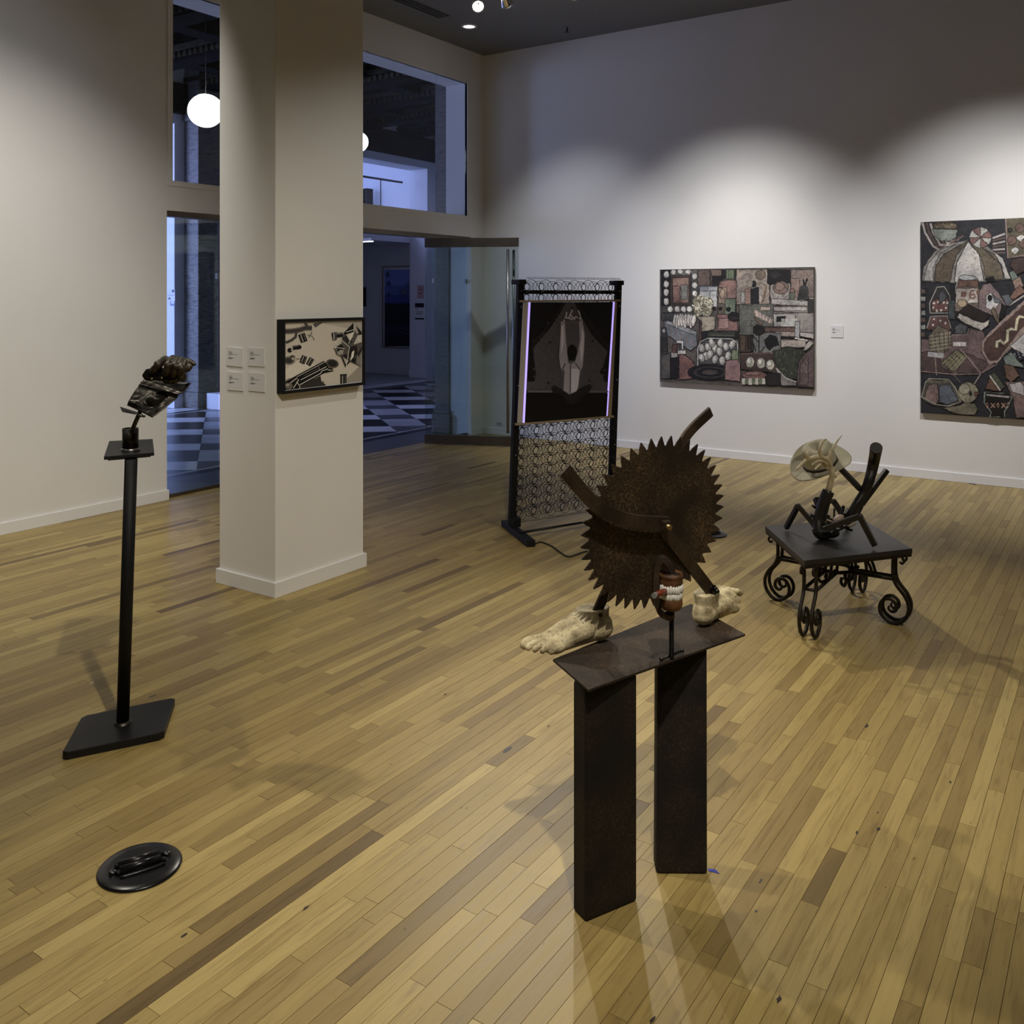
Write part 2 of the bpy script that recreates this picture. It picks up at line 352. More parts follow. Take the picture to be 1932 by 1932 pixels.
REC = lambda w, h: [(-w, -h), (w, -h), (w, h), (-w, h)]

# flat artwork: coloured shapes in thin paint layers on a surface
class Art:
    def __init__(s, conv, nrm, step=.00012, gain=1.0, sat=1.0, jit=0.0, edge=0.0, tint=(1, 1, 1)): s.tint = tint; s.edge = edge; s.sat = sat; s.jit = jit; s.rn = random.Random(4); s.c = conv; s.n = Vector(nrm); s.v = []; s.f = []; s.k = []; s.st = step; s.g = gain; s.lay = 0
    def rough(s, pts):
        "edges as a brush would leave them"
        if not s.jit: return pts
        out = []
        for i, a in enumerate(pts):
            b = pts[(i+1) % len(pts)]; k = max(1, int(math.hypot(b[0]-a[0], b[1]-a[1])/22))
            for j in range(k):
                t = j/k; out.append((a[0]+(b[0]-a[0])*t+s.rn.uniform(-1, 1)*s.jit, a[1]+(b[1]-a[1])*t+s.rn.uniform(-1, 1)*s.jit))
        return out
    def poly(s, pts, col):
        pts = s.rough(pts)
        s.lay += 1; o = len(s.v); h = s.n*(s.st*s.lay); s.v += [s.c(*p)+h for p in pts]; s.f.append(tuple(range(o, o+len(pts)))); s.k.append(col)
        if s.edge and len(pts) > 3:
            w_ = max(p[0] for p in pts)-min(p[0] for p in pts); h_ = max(p[1] for p in pts)-min(p[1] for p in pts)
            if 40 < min(w_, h_) and max(w_, h_) < 700: s.line(list(pts)+[pts[0]], s.edge, tuple(int(c*.34) for c in col))
        return s
    def rect(s, x0, y0, x1, y1, col): return s.poly([(x0, y0), (x1, y0), (x1, y1), (x0, y1)], col)
    def ell(s, cx, cy, rx, ry, col, rot=0, n=18):
        c, d = math.cos(math.radians(rot)), math.sin(math.radians(rot))
        return s.poly([(cx+rx*math.cos(a)*c-ry*math.sin(a)*d, cy+rx*math.cos(a)*d+ry*math.sin(a)*c) for a in (2*PI*i/n for i in range(n))], col)
    def line(s, pts, w, col):
        n = len(pts); L = []; Rr = []
        for i, p in enumerate(pts):
            a = pts[max(i-1, 0)]; b = pts[min(i+1, n-1)]; dx, dy = b[0]-a[0], b[1]-a[1]; l = math.hypot(dx, dy) or 1
            ww = (w[i] if isinstance(w, (list, tuple)) else w)/2
            L.append((p[0]-dy/l*ww, p[1]+dx/l*ww)); Rr.append((p[0]+dy/l*ww, p[1]-dx/l*ww))
        s.lay += 1; h = s.n*(s.st*s.lay)
        for i in range(n-1):
            o = len(s.v); s.v += [s.c(*q)+h for q in (L[i], L[i+1], Rr[i+1], Rr[i])]; s.f.append((o, o+1, o+2, o+3)); s.k.append(col)
        return s
    def build(s, name, m, parent):
        off = WLOC[parent]; me = bpy.data.meshes.new(name); me.from_pydata([tuple(v-off) for v in s.v], [], s.f)
        ca = me.color_attributes.new('Col', 'FLOAT_COLOR', 'CORNER'); i = 0
        for f, c in zip(s.f, s.k):
            q = rgb(*c, s.g); g_ = .3*q[0]+.55*q[1]+.15*q[2]; q = tuple((g_+(v-g_)*s.sat)*w_ for v, w_ in zip(q[:3], s.tint))+(1,)
            for _ in f: ca.data[i].color = q; i += 1
        me.materials.append(MATS[m]); me.update()
        o = bpy.data.objects.new(name, me); COL.objects.link(o); o.parent = parent; WLOC[o] = off
        return o

# ================================================================== THE GALLERY ROOM
XL, YB, ZC = -6.67, 9.24, 4.67            # left wall, back wall, ceiling
XR, YF = 4.8, -3.4                        # unseen right and front walls
XW = -6.99                                # lobby face of the left wall
def struct(mb, name, m, parent=None, bevel=0, **kw):
    o = mb.build(name, m, parent, bevel, **kw)
    if not parent: o['kind'] = 'structure'
    return o
OP0, OP1, OPZ = 4.735, 8.975, 2.412       # door opening in the left wall
WN0, WN1, WZ0, WZ1 = 4.787, 8.893, 2.664, 4.262   # interior window above it
w = MB()
w.box((XW, YF, 0), (XL, OP0, 5.3)).box((XW, OP1, 0), (XL, 16.5, 5.3))
w.box((XW, OP0, OPZ), (XL, OP1, WZ0)).box((XW, OP0, WZ1), (XL, OP1, 5.3))
w.box((XW, OP0, WZ0), (XL, WN0, WZ1)).box((XW, WN1, WZ0), (XL, OP1, WZ1))
struct(w, 'wall_left', 'wall')
struct(MB().box((XL, YB, 0), (XR+.3, YB+.25, ZC+.4)), 'wall_back', 'wall')
struct(MB().box((XR, YF, 0), (XR+.3, YB, ZC+.4)), 'wall_right', 'wall')
struct(MB().box((XW, YF-.25, 0), (XR+.3, YF, ZC+.4)), 'wall_front', 'wall')
struct(MB().box((XL, YF, ZC), (XR, YB, ZC+.3)), 'ceiling', 'ceiling')
BBH = .087
struct(MB().box((XL, YF, 0), (XL+.016, OP0+.012, BBH)), 'baseboard_left', 'trim', bevel=.003)
struct(MB().box((XL+.016, YB-.016, 0), (XR, YB, .084)), 'baseboard_back', 'trim', bevel=.003)
struct(MB().box((XL, OP1-.01, 0), (XL+.016, YB, BBH)), 'baseboard_corner', 'trim', bevel=.003)

# floor: strip maple, boards running along the left wall
fl = struct(MB().box((-6.83, YF, -.05), (XR, YB, -.0045)), 'floor', 'floor_gap')
def planks():
    P = []; pw = .0513; rnd = random.Random(11); i = 0; x = -6.83
    while x < XR:
        y = YF-rnd.random()*.8
        while y < YB:
            L = rnd.choice([.28, .42, .55, .7, .85, 1.0, 1.25])*rnd.uniform(.85, 1.15)
            a, b2 = max(y, YF), min(y+L, YB)
            if b2-a > .05: P.append((x+.0003, a+.0003, min(x+pw, XR)-.0003, b2-.0003))
            y += L
        x += pw; i += 1
    return P
def plank_geo(q, rnd):
    x0, y0, x1, y1 = q; z1 = -rnd.random()*.0004; e = .0004
    tone = min(1, max(0, rnd.gauss(.58, .19))); u = rnd.random()
    if u < .035: tone = rnd.uniform(0, .12)
    elif u < .15: tone = rnd.uniform(.15, .35)
    v = [(x0,y0,-.0045),(x1,y0,-.0045),(x1,y1,-.0045),(x0,y1,-.0045),(x0+e,y0+e,z1),(x1-e,y0+e,z1),(x1-e,y1-e,z1),(x0+e,y1-e,z1)]
    f = [(4,5,6,7),(0,1,5,4),(1,2,6,5),(2,3,7,6),(3,0,4,7)]
    return v, f, (tone, rnd.random(), rnd.random(), 1)
def tone_mesh(name, parts):
    V = []; Fs = []; K = []
    for v, f, c in parts:
        o = len(V); V += v; Fs += [tuple(i+o for i in q) for q in f]; K += [c]*len(v)
    me = bpy.data.meshes.new(name); me.from_pydata(V, [], Fs); a = me.attributes.new('tone', 'FLOAT_COLOR', 'POINT')
    a.data.foreach_set('color', [x for c in K for x in c]); me.materials.append(MATS['maple']); me.update(); return me
def shown(q):
    "pixel area a plank covers from the photograph's place"
    pts = []
    for x, y in ((q[0], q[1]), (q[2], q[1]), (q[2], q[3]), (q[0], q[3])):
        d = x*FW[0]+y*FW[1]
        if d < .8: return 0
        r = x*RT[0]+y*RT[1]; pts.append((966+FPX*r/d, HORIZON+EYE*FPX/d))
    cx = sum(p[0] for p in pts)/4; cy = sum(p[1] for p in pts)/4
    if not (-20 < cx < 1952 and cy < 1960): return 0
    return abs(sum(pts[i][0]*pts[(i+1) % 4][1]-pts[(i+1) % 4][0]*pts[i][1] for i in range(4))/2)
ALL = sorted(planks(), key=shown, reverse=True); rnd = random.Random(5)
for q in ALL[:300]:
    o = bpy.data.objects.new('plank', tone_mesh('plank', [plank_geo(q, rnd)])); COL.objects.link(o); o.parent = fl
o = bpy.data.objects.new('plank_field', tone_mesh('plank_field', [plank_geo(q, rnd) for q in ALL[300:]])); COL.objects.link(o); o.parent = fl; o['kind'] = 'stuff'

# scuffs and paint flecks on the boards
rs_ = random.Random(21)
for px, py, sx_, sy_, m in ((955, 1416, .030, .009, 'scuff_grey'), (1657, 1564, .012, .006, 'scuff_dark'), (1617, 1571, .010, .005, 'scuff_dark'), (1656, 1533, .006, .004, 'scuff_dark'), (1671, 1674, .003, .003, 'scuff_dark'), (1426, 1719, .008, .006, 'scuff_grey'),
        (1435, 1662, .010, .007, 'scuff_grey'), (1470, 1884, .013, .007, 'scuff_dark'), (577, 1713, .012, .006, 'scuff_dark'), (346, 1765, .012, .005, 'scuff_dark'), (288, 1313, .018, .008, 'scuff_grey'), (1035, 1370, .009, .005, 'scuff_dark'), (1635, 1369, .016, .006, 'scuff_dark'), (1793, 1476, .008, .006, 'scuff_dark'), (174, 1288, .010, .004, 'card'), (1604, 1203, .006, .004, 'card'), (1736, 1346, .006, .004, 'card'), (1230, 1925, .012, .005, 'scuff_dark'), (840, 1310, .010, .004, 'scuff_dark')):
    c = onz(px, py, .0003); n_ = 9
    ring = [c+Vector((sx_*.35*(1+rs_.uniform(-.4, .5))*math.cos(2*PI*k/n_), sx_*(1+rs_.uniform(-.5, .5))*math.sin(2*PI*k/n_), 0)) for k in range(n_)]
    MB().slab(ring, (0, 0, .0003)).build('scuff_mark', m, fl)

# square column
cb = (-4.494, 3.549), (-4.010, 4.262)
col = struct(MB().box((cb[0][0], cb[0][1], 0), (cb[1][0], cb[1][1], ZC)), 'column', 'wall', bevel=.003)
col['label'] = 'square white column with a low baseboard standing in the gallery'
bb = MB()
bb.box((cb[0][0]-.016, cb[0][1]-.016, 0), (cb[1][0]+.016, cb[0][1], .085)).box((cb[0][0]-.016, cb[1][1], 0), (cb[1][0]+.016, cb[1][1]+.016, .085))
bb.box((cb[0][0]-.016, cb[0][1], 0), (cb[0][0], cb[1][1], .085)).box((cb[1][0], cb[0][1], 0), (cb[1][0]+.016, cb[1][1], .085))
bb.build('baseboard', 'trim', col, bevel=.002)

# interior window over the doors
win = struct(MB().box((XL-.03, WN0-.05, WZ0-.045), (XL+.008, WN1+.055, WZ0)).box((XL-.03, WN0-.05, WZ1), (XL+.008, WN1+.055, WZ1+.04))
             .box((XL-.03, WN0-.05, WZ0), (XL+.008, WN0, WZ1)).box((XL-.03, WN1, WZ0), (XL+.008, WN1+.055, WZ1)), 'window_1', 'wall')
ys = [WN0, 6.2, 7.9+.43, WN1]
for i in range(3):
    MB().box((XL-.026, ys[i]+.003, WZ0), (XL-.014, ys[i+1]-.003, WZ1)).build('pane', 'glass', win)
for k in range(6):
    z = WZ0+.06+k*.29; MB().cyl((XL-.002, WN1-.004, z), (XL+.002+.009, WN1-.004, z), .004, 8).build('screw', 'bolt', win)

# glazed doorway: header rail, sidelights, open door leaves
XG = -6.74
hd = struct(MB().box((XG-.05, OP0, 2.365), (XL-.02, OP1, OPZ)), 'trim_1', 'bronze_rail')
hd['label'] = 'bronze header rail above the glass doors'
def sidelight(name, y0, y1):
    s = struct(MB().box((XG-.02, y0, .0), (XG+.02, y1, .03)), name, 'bronze_rail')
    MB().box((XG-.006, y0+.004, .03), (XG+.006, y1-.004, 2.365)).build('pane', 'glass_door', s)
    for y in (y0+.012, y1-.012):
        MB().box((XG-.012, y-.012, 1.85), (XG+.012, y+.012, 1.90)).build('clip', 'steel', s)
    return s
sidelight('window_2', OP0, 5.31); sidelight('window_3', 8.33, OP1)
def door(name, piv, end):
    piv = Vector(piv); end = Vector(end); e = (end-piv).normalized(); nn = Vector((-e.y, e.x, 0)); L = (end-piv).length; mid = (piv+end)/2
    d = struct(MB().obox(mid+UP*.060, e*L/2, nn*.020, UP*.052), name, 'bronze_rail', bevel=.003)
    MB().obox(mid+UP*2.305, e*L/2, nn*.020, UP*.052).build('top_rail', 'bronze_rail', d, bevel=.003)
    MB().obox(mid+UP*1.185, e*(L/2-.002), nn*.006, UP*1.07).build('pane', 'glass_door', d)
    for s in (-1, 1):
        h = MB(); p = piv+e*(L-.09+.022*s)+nn*.060*s
        h.cyl(p+UP*.16, p+UP*2.22, .0155, 14)
        for z in (.36, 2.0): h.cyl(piv+e*(L-.09+.022*s)+UP*z, p+UP*z, .010, 10)
        h.build('handle', 'steel', d)
    return d
door('door_1', (-6.745, 8.19, 0), (-5.735, 8.615, 0))
door('door_2', (-6.745, 5.45, 0), (-5.735, 5.025, 0))

# ceiling fittings
def ceil(px, py): return onz(px, py, ZC)
a, b_, c_, d_ = ceil(745, 0), ceil(830, 33), ceil(848, 28), ceil(790, -3)
ax = Vector((0, 1, 0)); c0 = ceil(839, 31); L = 2.4
t = thing('air_diffuser', 'dark three-slot linear air diffuser set in the ceiling', 'vent', (c0.x, c0.y-L/2, ZC-.006))
MB().box((c0.x-.085, c0.y-L, ZC-.008), (c0.x+.085, c0.y, ZC-.001)).build('frame', 'ceiling', t)
for i in range(3):
    x = c0.x-.055+i*.055; MB().box((x-.019, c0.y-L+.01, ZC-.010), (x+.019, c0.y-.008, ZC-.006)).build('slot', 'duct', t)
p = ceil(885, 49); t = thing('downlight', 'round recessed ceiling downlight glowing white', 'lamp', (p.x, p.y, ZC-.012))
MB().lathe([(.088, 0), (.088, -.010), (.066, -.012), (.064, -.002)], (p.x, p.y, ZC), 28).build('rim', 'plastic_white', t)
MB().cyl((p.x, p.y, ZC-.004), (p.x, p.y, ZC-.001), .066, 28).build('lens', 'down_glow', t)
p = ceil(1070, 52); t = thing('sprinkler', 'small pendant sprinkler head on the ceiling', 'sprinkler', (p.x, p.y, ZC-.06))
MB().cyl((p.x, p.y, ZC-.004), (p.x, p.y, ZC), .035, 16).build('rose', 'steel', t)
MB().cyl((p.x, p.y, ZC-.05), (p.x, p.y, ZC-.004), .009, 10).build('stem', 'bolt', t)
MB().cyl((p.x, p.y, ZC-.06), (p.x, p.y, ZC-.055), .028, 14).build('deflector', 'bolt', t)

def track_head(loc, target, label, chrome=False):
    loc = Vector(loc); d = (Vector(target)-loc).normalized()
    t = thing('track_light', label, 'lamp', loc, 'spotlights on the ceiling tracks')
    m = 'chrome' if chrome else 'plastic_white'
    MB().cyl((loc.x, loc.y, ZC-.03), (loc.x, loc.y, loc.z+.02), .010, 10).build('stem', 'steel', t)
    MB().lathe([(0, -.15), (.030, -.148), (.045, -.11), (.060, -.03), (.062, -.012), (.052, -.012), (.050, -.03), (0, -.04)], loc, 24, d).build('housing', m, t)
    MB().cyl(loc-d*.022, loc-d*.016, .048, 20).build('lens', 'lamp_glow', t)
    return t
tr = MB().box((-5.45, 7.04, ZC-.032), (3.5, 7.075, ZC-.001)); single(tr, 'lighting_track', 'plastic_white', 'white lighting track running along the gallery ceiling', 'track')
for nm, lp, tg, *_ in LAMPS[5:7]:
    lp = Vector(lp); dd = (Vector(tg)-lp).normalized()
    track_head(lp-dd*.02, tg, {'floor_a': 'bright ceiling spotlight beside the chrome lamp head', 'floor_b': 'bright ceiling spotlight shining down toward the floor sculptures'}[nm])
p = at(958, 4, 8.75); track_head((p.x, p.y, 4.45), (p.x-.5, p.y+2.2, 2.4), 'chrome spotlight head turned toward the back wall', True)

# ================================================================== THE LOBBY BEYOND THE GLASS
XO = -12.0                                   # opposite lobby wall
lf = struct(MB().box((-18, YF-.3, -.06), (-6.83, 18, -.006)), 'floor_lobby', 'marble_soft')
def clip(poly, x0, x1, y0, y1):
    for k, lim, sg in ((0, x0, 1), (0, x1, -1), (1, y0, 1), (1, y1, -1)):
        out = []
        for i, p in enumerate(poly):
            q = poly[i-1]; ip = sg*(p[k]-lim) >= 0; iq = sg*(q[k]-lim) >= 0
            if ip != iq:
                s = (lim-q[k])/(p[k]-q[k]); out.append((q[0]+(p[0]-q[0])*s, q[1]+(p[1]-q[1])*s))
            if ip: out.append(p)
        poly = out
        if len(poly) < 3: return []
    return poly
def ptile(poly, m, nm='marble_tile', h=0.0):
    MB().slab([(x, y, -.006) for x, y in poly], (0, 0, .006+h)).build(nm, m, lf)
# two crossing families of wide and narrow bands, as laid in the lobby
An = Vector((.624, .7815)); Bn = Vector((-.649, .760)); O_ = Vector((-9.5, 8.0)); det = An.x*Bn.y-An.y*Bn.x
def lat(p, q): return O_+Vector(((p*Bn.y-q*An.y)/det, (An.x*q-Bn.x*p)/det))
def bands(start, narrow, period, lo, hi):
    k = math.floor((lo-start)/period); out = []
    while start+k*period < hi:
        s0 = start+k*period; out += [(s0, s0+narrow, True), (s0+narrow, s0+period, False)]; k += 1
    return out
for p0, p1, pn in bands(1.73, .47, 1.16, -6, 7):
    for q0, q1, qn in bands(.53, .47, 1.165, -6, 7):
        c = [lat(p, q) for p, q in ((p0, q0), (p1, q0), (p1, q1), (p0, q1))]; ce = sum(c, Vector((0, 0)))/4
        q = clip([tuple(ce+(v-ce)*.996) for v in c], -11.40, -7.60, 4.6, 14.5)
        if q: ptile(q, ('marble_mid' if qn else 'marble_soft') if pn else ('marble_light' if qn else 'marble_dark'))
for x0, x1, m in ((-7.40, -6.832, 'marble_mid'), (-7.545, -7.402, 'marble_dark'), (-7.598, -7.547, 'marble_soft'), (-11.46, -11.402, 'marble_soft'), (-11.60, -11.462, 'marble_dark'), (-12.0, -11.602, 'marble_light')):
    ptile([(x0, 0), (x1, 0), (x1, 15.0), (x0, 15.0)], m, 'border_strip')
# opposite wall: tall portals with stone piers between them
ow = MB(); RD = .48                                     # portal reveal depth
def wallbox(y0, y1, z0, z1): ow.box((XO-RD, y0, z0), (XO, y1, z1))
wallbox(YF, 5.6, 0, 5.3); wallbox(8.65, 11.2, 0, 5.3); wallbox(14.65, 16.5, 0, 5.3)
wallbox(5.6, 8.65, 4.30, 5.3); wallbox(11.2, 14.65, 4.30, 5.3)
struct(ow, 'wall_lobby', 'lobby_wall', bevel=.01)
struct(MB().box((-18, 15.05, 0), (XW, 15.3, 5.3)), 'wall_lobby_end', 'lobby_wall')
struct(MB().box((-16.2, YF, 0), (-16.0, 15.05, 5.3)), 'wall_far', 'lobby_wall')
struct(MB().box((-16, 10.2, 2.80), (XO-RD+.02, 15.05, 3.10)), 'mezzanine_floor', 'lobby_wall')
struct(MB().box((-16, YF, 4.9), (XO-RD, 15.05, 5.1)), 'ceiling_side_rooms', 'lobby_wall')
fw = struct(MB().box((-16, 2.1, 0), (-12.0, 2.4, 5.3)).box((-7.8, 2.1, 0), (XW, 2.4, 5.3)).box((-12.0, 2.1, 4.6), (-7.8, 2.4, 5.3)).box((-12.0, 2.1, 0), (-7.8, 2.4, .2)), 'wall_lobby_front', 'lobby_wall')
for x in (-12.0, -10.6, -9.2, -7.86): MB().box((x, 2.2, .2), (x+.06, 2.3, 4.6)).build('mullion', 'black_metal', fw)
struct(MB().box((XO-RD, 8.64, 0), (XO+.012, 8.80, .16)).box((XO-RD, 14.635, 0), (XO+.012, 14.80, .16)), 'baseboard_lobby', 'lobby_wall', bevel=.004)
struct(MB().box((-16, 15.03, 0), (XO-RD, 15.05, .16)), 'baseboard_far', 'lobby_wall')
# coffered dark ceiling
lc = struct(MB().box((XO-.1, YF, 5.2), (XW, 15.05, 5.4)), 'ceiling_lobby', 'lobby_ceiling')
for k in range(9):
    y = 5.2+k*1.22; b_ = MB().box((XO, y, 4.82), (XW, y+.30, 5.2)).build('beam', 'lobby_ceiling', lc)
    MB().box((XO, y-.05, 4.95), (XW, y+.35, 5.02)).build('moulding', 'gilt', b_)
    dn = MB()
    for q in range(44):
        x = XO+.05+q*.112; dn.box((x, y-.03, 4.86), (x+.06, y+.33, 4.93))
    dn.build('dentil', 'gilt', b_)
for x in (-10.9, -9.5, -8.1):
    MB().box((x-.14, YF, 4.90), (x+.14, 15.05, 5.2)).build('beam', 'lobby_ceiling', lc)
MB().box((XO, 5, 4.45), (XO+.10, 14.9, 4.9)).build('frieze', 'gilt', lc)
MB().box((XO, 14.75, 4.45), (XW, 15.0, 4.9)).build('frieze', 'gilt', lc)
t = thing('ceiling_vent', 'round carved dark ceiling vent in the lobby', 'vent', (-8.75, 6.1, 4.86))
q = at(345, 8, 9.3)
for k, r in enumerate((.34, .25, .16, .07)):
    MB().lathe([(r-.035, -.02-.012*k), (r, -.05-.012*k), (r+.035, -.02-.012*k)], (q.x, q.y, 4.9), 28).build('ring', 'gilt', t)
MB().cyl((q.x, q.y, 4.87), (q.x, q.y, 4.90), .36, 28).build('plate', 'lobby_ceiling', t)
# stone piers
def pier(name, x0, x1, y0, y1, lab, base=.24):
    s = struct(MB().box((x0, y0, 0), (x1, y1, 5.2)), name, 'travertine', bevel=.012)
    s['label'] = lab
    MB().box((x0-.03, y0-.03, 0), (x1+.03, y1+.03, base)).box((x0-.015, y0-.015, base), (x1+.015, y1+.015, base+.05)).build('plinth', 'travertine', s, bevel=.012)
    MB().box((x0-.04, y0-.04, 4.35), (x1+.04, y1+.04, 4.5)).build('capital', 'travertine', s, bevel=.02)
    return s
pier('pier_1', XO, XO+.34, 8.82, 10.6, 'dark travertine pier on the far side of the lobby')
pier('pier_2', -7.22, XW, 8.96, 9.7, 'travertine pier beside the glass doorway')
struct(MB().box((-16, 9.5, 0), (XO-RD, 9.7, 4.9)), 'wall_light_block', 'lobby_wall')  # unseen wall added to block side-room light from the poster room
# low plinth, mezzanine railing, shelving, notices
single(MB().box((-11.57, 8.90, 0), (-11.05, 9.40, .235)), 'display_plinth', 'lobby_wall', 'low white block plinth at the foot of the dark stone pier', 'plinth', bevel=.004)
t = thing('railing', 'thin black handrail of the mezzanine balcony', 'railing', (-12.42, 13, 3.1))
MB().cyl((-12.42, 11.25, 4.02), (-12.42, 14.35, 4.02), .022, 10).build('handrail', 'black_metal', t)
for y in (11.8, 12.75, 13.7): MB().cyl((-12.42, y, 3.1), (-12.42, y, 4.0), .010, 8).build('post', 'black_metal', t)
t = thing('shelf_rack', 'black open shelf rack standing in the mezzanine room', 'shelf', (-13.9, 14.75, 3.1)); q = ony(691, 372, 14.75)
for dx in (-.075, .075): MB().box((q.x+dx-.022, 14.66, 3.1), (q.x+dx+.022, 14.86, q.z+.18)).build('upright', 'black_metal', t)
for k in range(5): MB().box((q.x-.06, 14.66, q.z+.16-k*.12), (q.x+.06, 14.86, q.z+.175-k*.12)).build('shelf', 'black_metal', t)
# pictures and notices in the lower room
YP = 15.03
def zd(x, y): return 680+x/4.391, 420+y/4.391
def conv(x, y): return ony(*zd(x, y), YP-.035)
q0, q1 = conv(178, 362), conv(560, 1050)
t = thing('framed_poster', 'tall framed poster with a pale blue top and dark lower half', 'poster', (q0.x, YP-.03, q1.z))
w_ = .05; x0, x1, z0, z1 = q0.x, q0.x+1.02, q1.z, q0.z
MB().box((x0, YP-.03, z0), (x0+w_*.5, YP-.002, z1)).box((x1-w_*.5, YP-.03, z0), (x1, YP-.002, z1)).box((x0, YP-.03, z1-w_*.5), (x1, YP-.002, z1)).box((x0, YP-.03, z0), (x1, YP-.002, z0+w_*.5)).build('frame', 'frame_oak', t)
MB().box((x0+.02, YP-.012, z0+.02), (x1-.02, YP-.002, z1-.02)).build('mount', 'mat_white', t)
A = Art(lambda x, y: ony(*zd(x, y), YP-.013), (0, -1, 0), gain=2.2)
A.rect(200, 390, 640, 1025, (70, 85, 130)); A.rect(200, 390, 640, 520, (88, 102, 150)); A.rect(200, 600, 640, 690, (52, 60, 110)); A.rect(200, 672, 640, 1025, (12, 13, 22))
for k in range(14): A.line([(205+k*17, 680), (213+k*17, 660)], 8, (14, 15, 28))
for y in (860, 885, 915): A.line([(205+k*16, y+7*math.sin(k*1.3)) for k in range(20)], 4, (50, 55, 80))
for c, r in (((360, 578), 26), ((412, 520), 20)):
    A.ell(*c, r, r, (40, 48, 70)); A.ell(*c, r*.6, r*.6, (96, 104, 120)); A.ell(*c, r*.25, r*.25, (30, 36, 60))
    for k in range(10): A.ell(c[0]+r*1.5*math.cos(k*.628), c[1]+r*1.5*math.sin(k*.628), 5, 5, (38, 44, 74))
for cx, cy in ((228, 432), (235, 505), (236, 600)):
    for s in (-1, 1): A.line([(cx, cy-18), (cx+s*14, cy+2), (cx+s*10, cy+18)], 6, (24, 28, 48))
    A.line([(cx, cy-22), (cx, cy+20)], 7, (24, 28, 48))
A.build('poster_print', 'print', t)
q = ony(687, 560, YP); t = thing('small_picture', 'small dark green picture on the wall beside the tall poster', 'picture', (q.x-.1, YP-.03, q.z-.2))
MB().box((q.x-.3, YP-.03, q.z-.21), (q.x+.06, YP-.002, q.z+.21)).build('panel', 'black_paint', t)
A = Art(lambda x, y: Vector((x, YP-.031, y)), (0, -1, 0)); A.rect(q.x-.28, q.z-.19, q.x+.045, q.z+.19, (28, 52, 44)).rect(q.x-.28, q.z-.05, q.x+.045, q.z+.07, (60, 84, 52)); A.build('picture_print', 'print', t)
YR = 14.65
def reveal_card(name, px0, py0, px1, py1, lab, bars):
    a = ony(px0, py0, YR-.006); b = ony(px1, py1, YR-.006)
    t = thing(name, lab, 'notice', (a.x, YR-.006, b.z))
    MB().box((a.x, YR-.006, b.z), (b.x, YR-.0005, a.z)).build('card', 'card', t)
    A = Art(lambda u, v: Vector((a.x+(b.x-a.x)*u, YR-.0062, a.z+(b.z-a.z)*v)), (0, -1, 0))
    for u0, v0, u1, v1, c in bars: A.rect(u0, v0, u1, v1, c)
    A.build('printed_lines', 'print', t)
reveal_card('wall_notice', 787, 538, 800, 563, 'plain pinkish notice card on the portal reveal', [(0, 0, 1, 1, (190, 150, 150)), (.2, .3, .8, .36, (90, 60, 60)), (.2, .6, .7, .66, (90, 60, 60))])
reveal_card('wall_notice', 783, 572, 800, 603, 'white notice with black header and footer bars on the portal reveal', [(0, 0, 1, .26, (12, 12, 14)), (0, .9, 1, 1, (12, 12, 14)), (.1, .34, .3, .38, (30, 30, 30)), (.1, .5, .9, .53, (90, 90, 90)), (.1, .58, .9, .61, (90, 90, 90)), (.1, .66, .8, .69, (90, 90, 90))])
a = ony(315.5, 546, 8.644); b = ony(330, 577, 8.644)
t = thing('wall_notice', 'torn paper notice with a small drawing on the lit blue reveal', 'notice', (a.x, 8.64, b.z))
MB().box((a.x, 8.644, b.z), (b.x, 8.6495, a.z)).build('card', 'card', t)
A = Art(lambda u, v: Vector((a.x+(b.x-a.x)*u, 8.6438, a.z+(b.z-a.z)*v)), (0, -1, 0))
A.rect(0, 0, 1, 1, (205, 205, 210)).rect(.6, .02, .95, .18, (70, 70, 90)).poly([(.05, .62), (.3, .45), (.5, .6)], (60, 60, 80)).rect(.4, .72, 1, 1, (110, 110, 140)).ell(.7, .8, .22, .1, (200, 200, 210)).line([(.05, .35), (.9, .36)], .03, (90, 90, 110)); A.build('printed_lines', 'print', t)
# pendant globes
def globe(px, py, d, r, lab, ry=.9, tilt=.25):
    c = at(px, py, d); t = thing('pendant_lamp', lab, 'lamp', c, 'glowing pendant globes in the lobby')
    Mx = Matrix.Rotation(-tilt, 3, CF)
    g = MB(); g.ball(c, r, r, r*ry, 28, 18, Matrix.Rotation(0, 3, 'Z'))
    for i, v in enumerate(g.v):
        p = v-c; k = p.dot(CR)/r; p = p*(1+.06*k) if k < 0 else p*(1-.05*k); g.v[i] = c+Mx @ p
    g.build('shade', 'globe_glow', t)
    MB().cyl(c+UP*r*.8, (c.x, c.y, 5.18), .006, 8).build('cord', 'rubber', t)
    MB().cyl((c.x, c.y, 5.10), (c.x, c.y, 5.2), .05, 14).build('canopy', 'black_metal', t)
globe(388, 209, 10.2, .205, 'egg-shaped glowing pendant lamp nearest the left jamb of the window')
globe(674, 268, 13.2, .168, 'egg-shaped glowing pendant lamp beside the gallery column, before the mezzanine')
q = at(690, 467, 17.5); t = thing('linear_lamp', 'slim linear lamp under the low ceiling of the side room', 'lamp', (q.x, q.y, 2.72))
MB().box((q.x-.5, q.y-.04, 2.735), (q.x+.18, q.y+.04, 2.79)).build('body', 'plastic_white', t)
MB().box((q.x-.49, q.y-.03, 2.722), (q.x+.17, q.y+.03, 2.735)).build('diffuser', 'bar_glow', t)

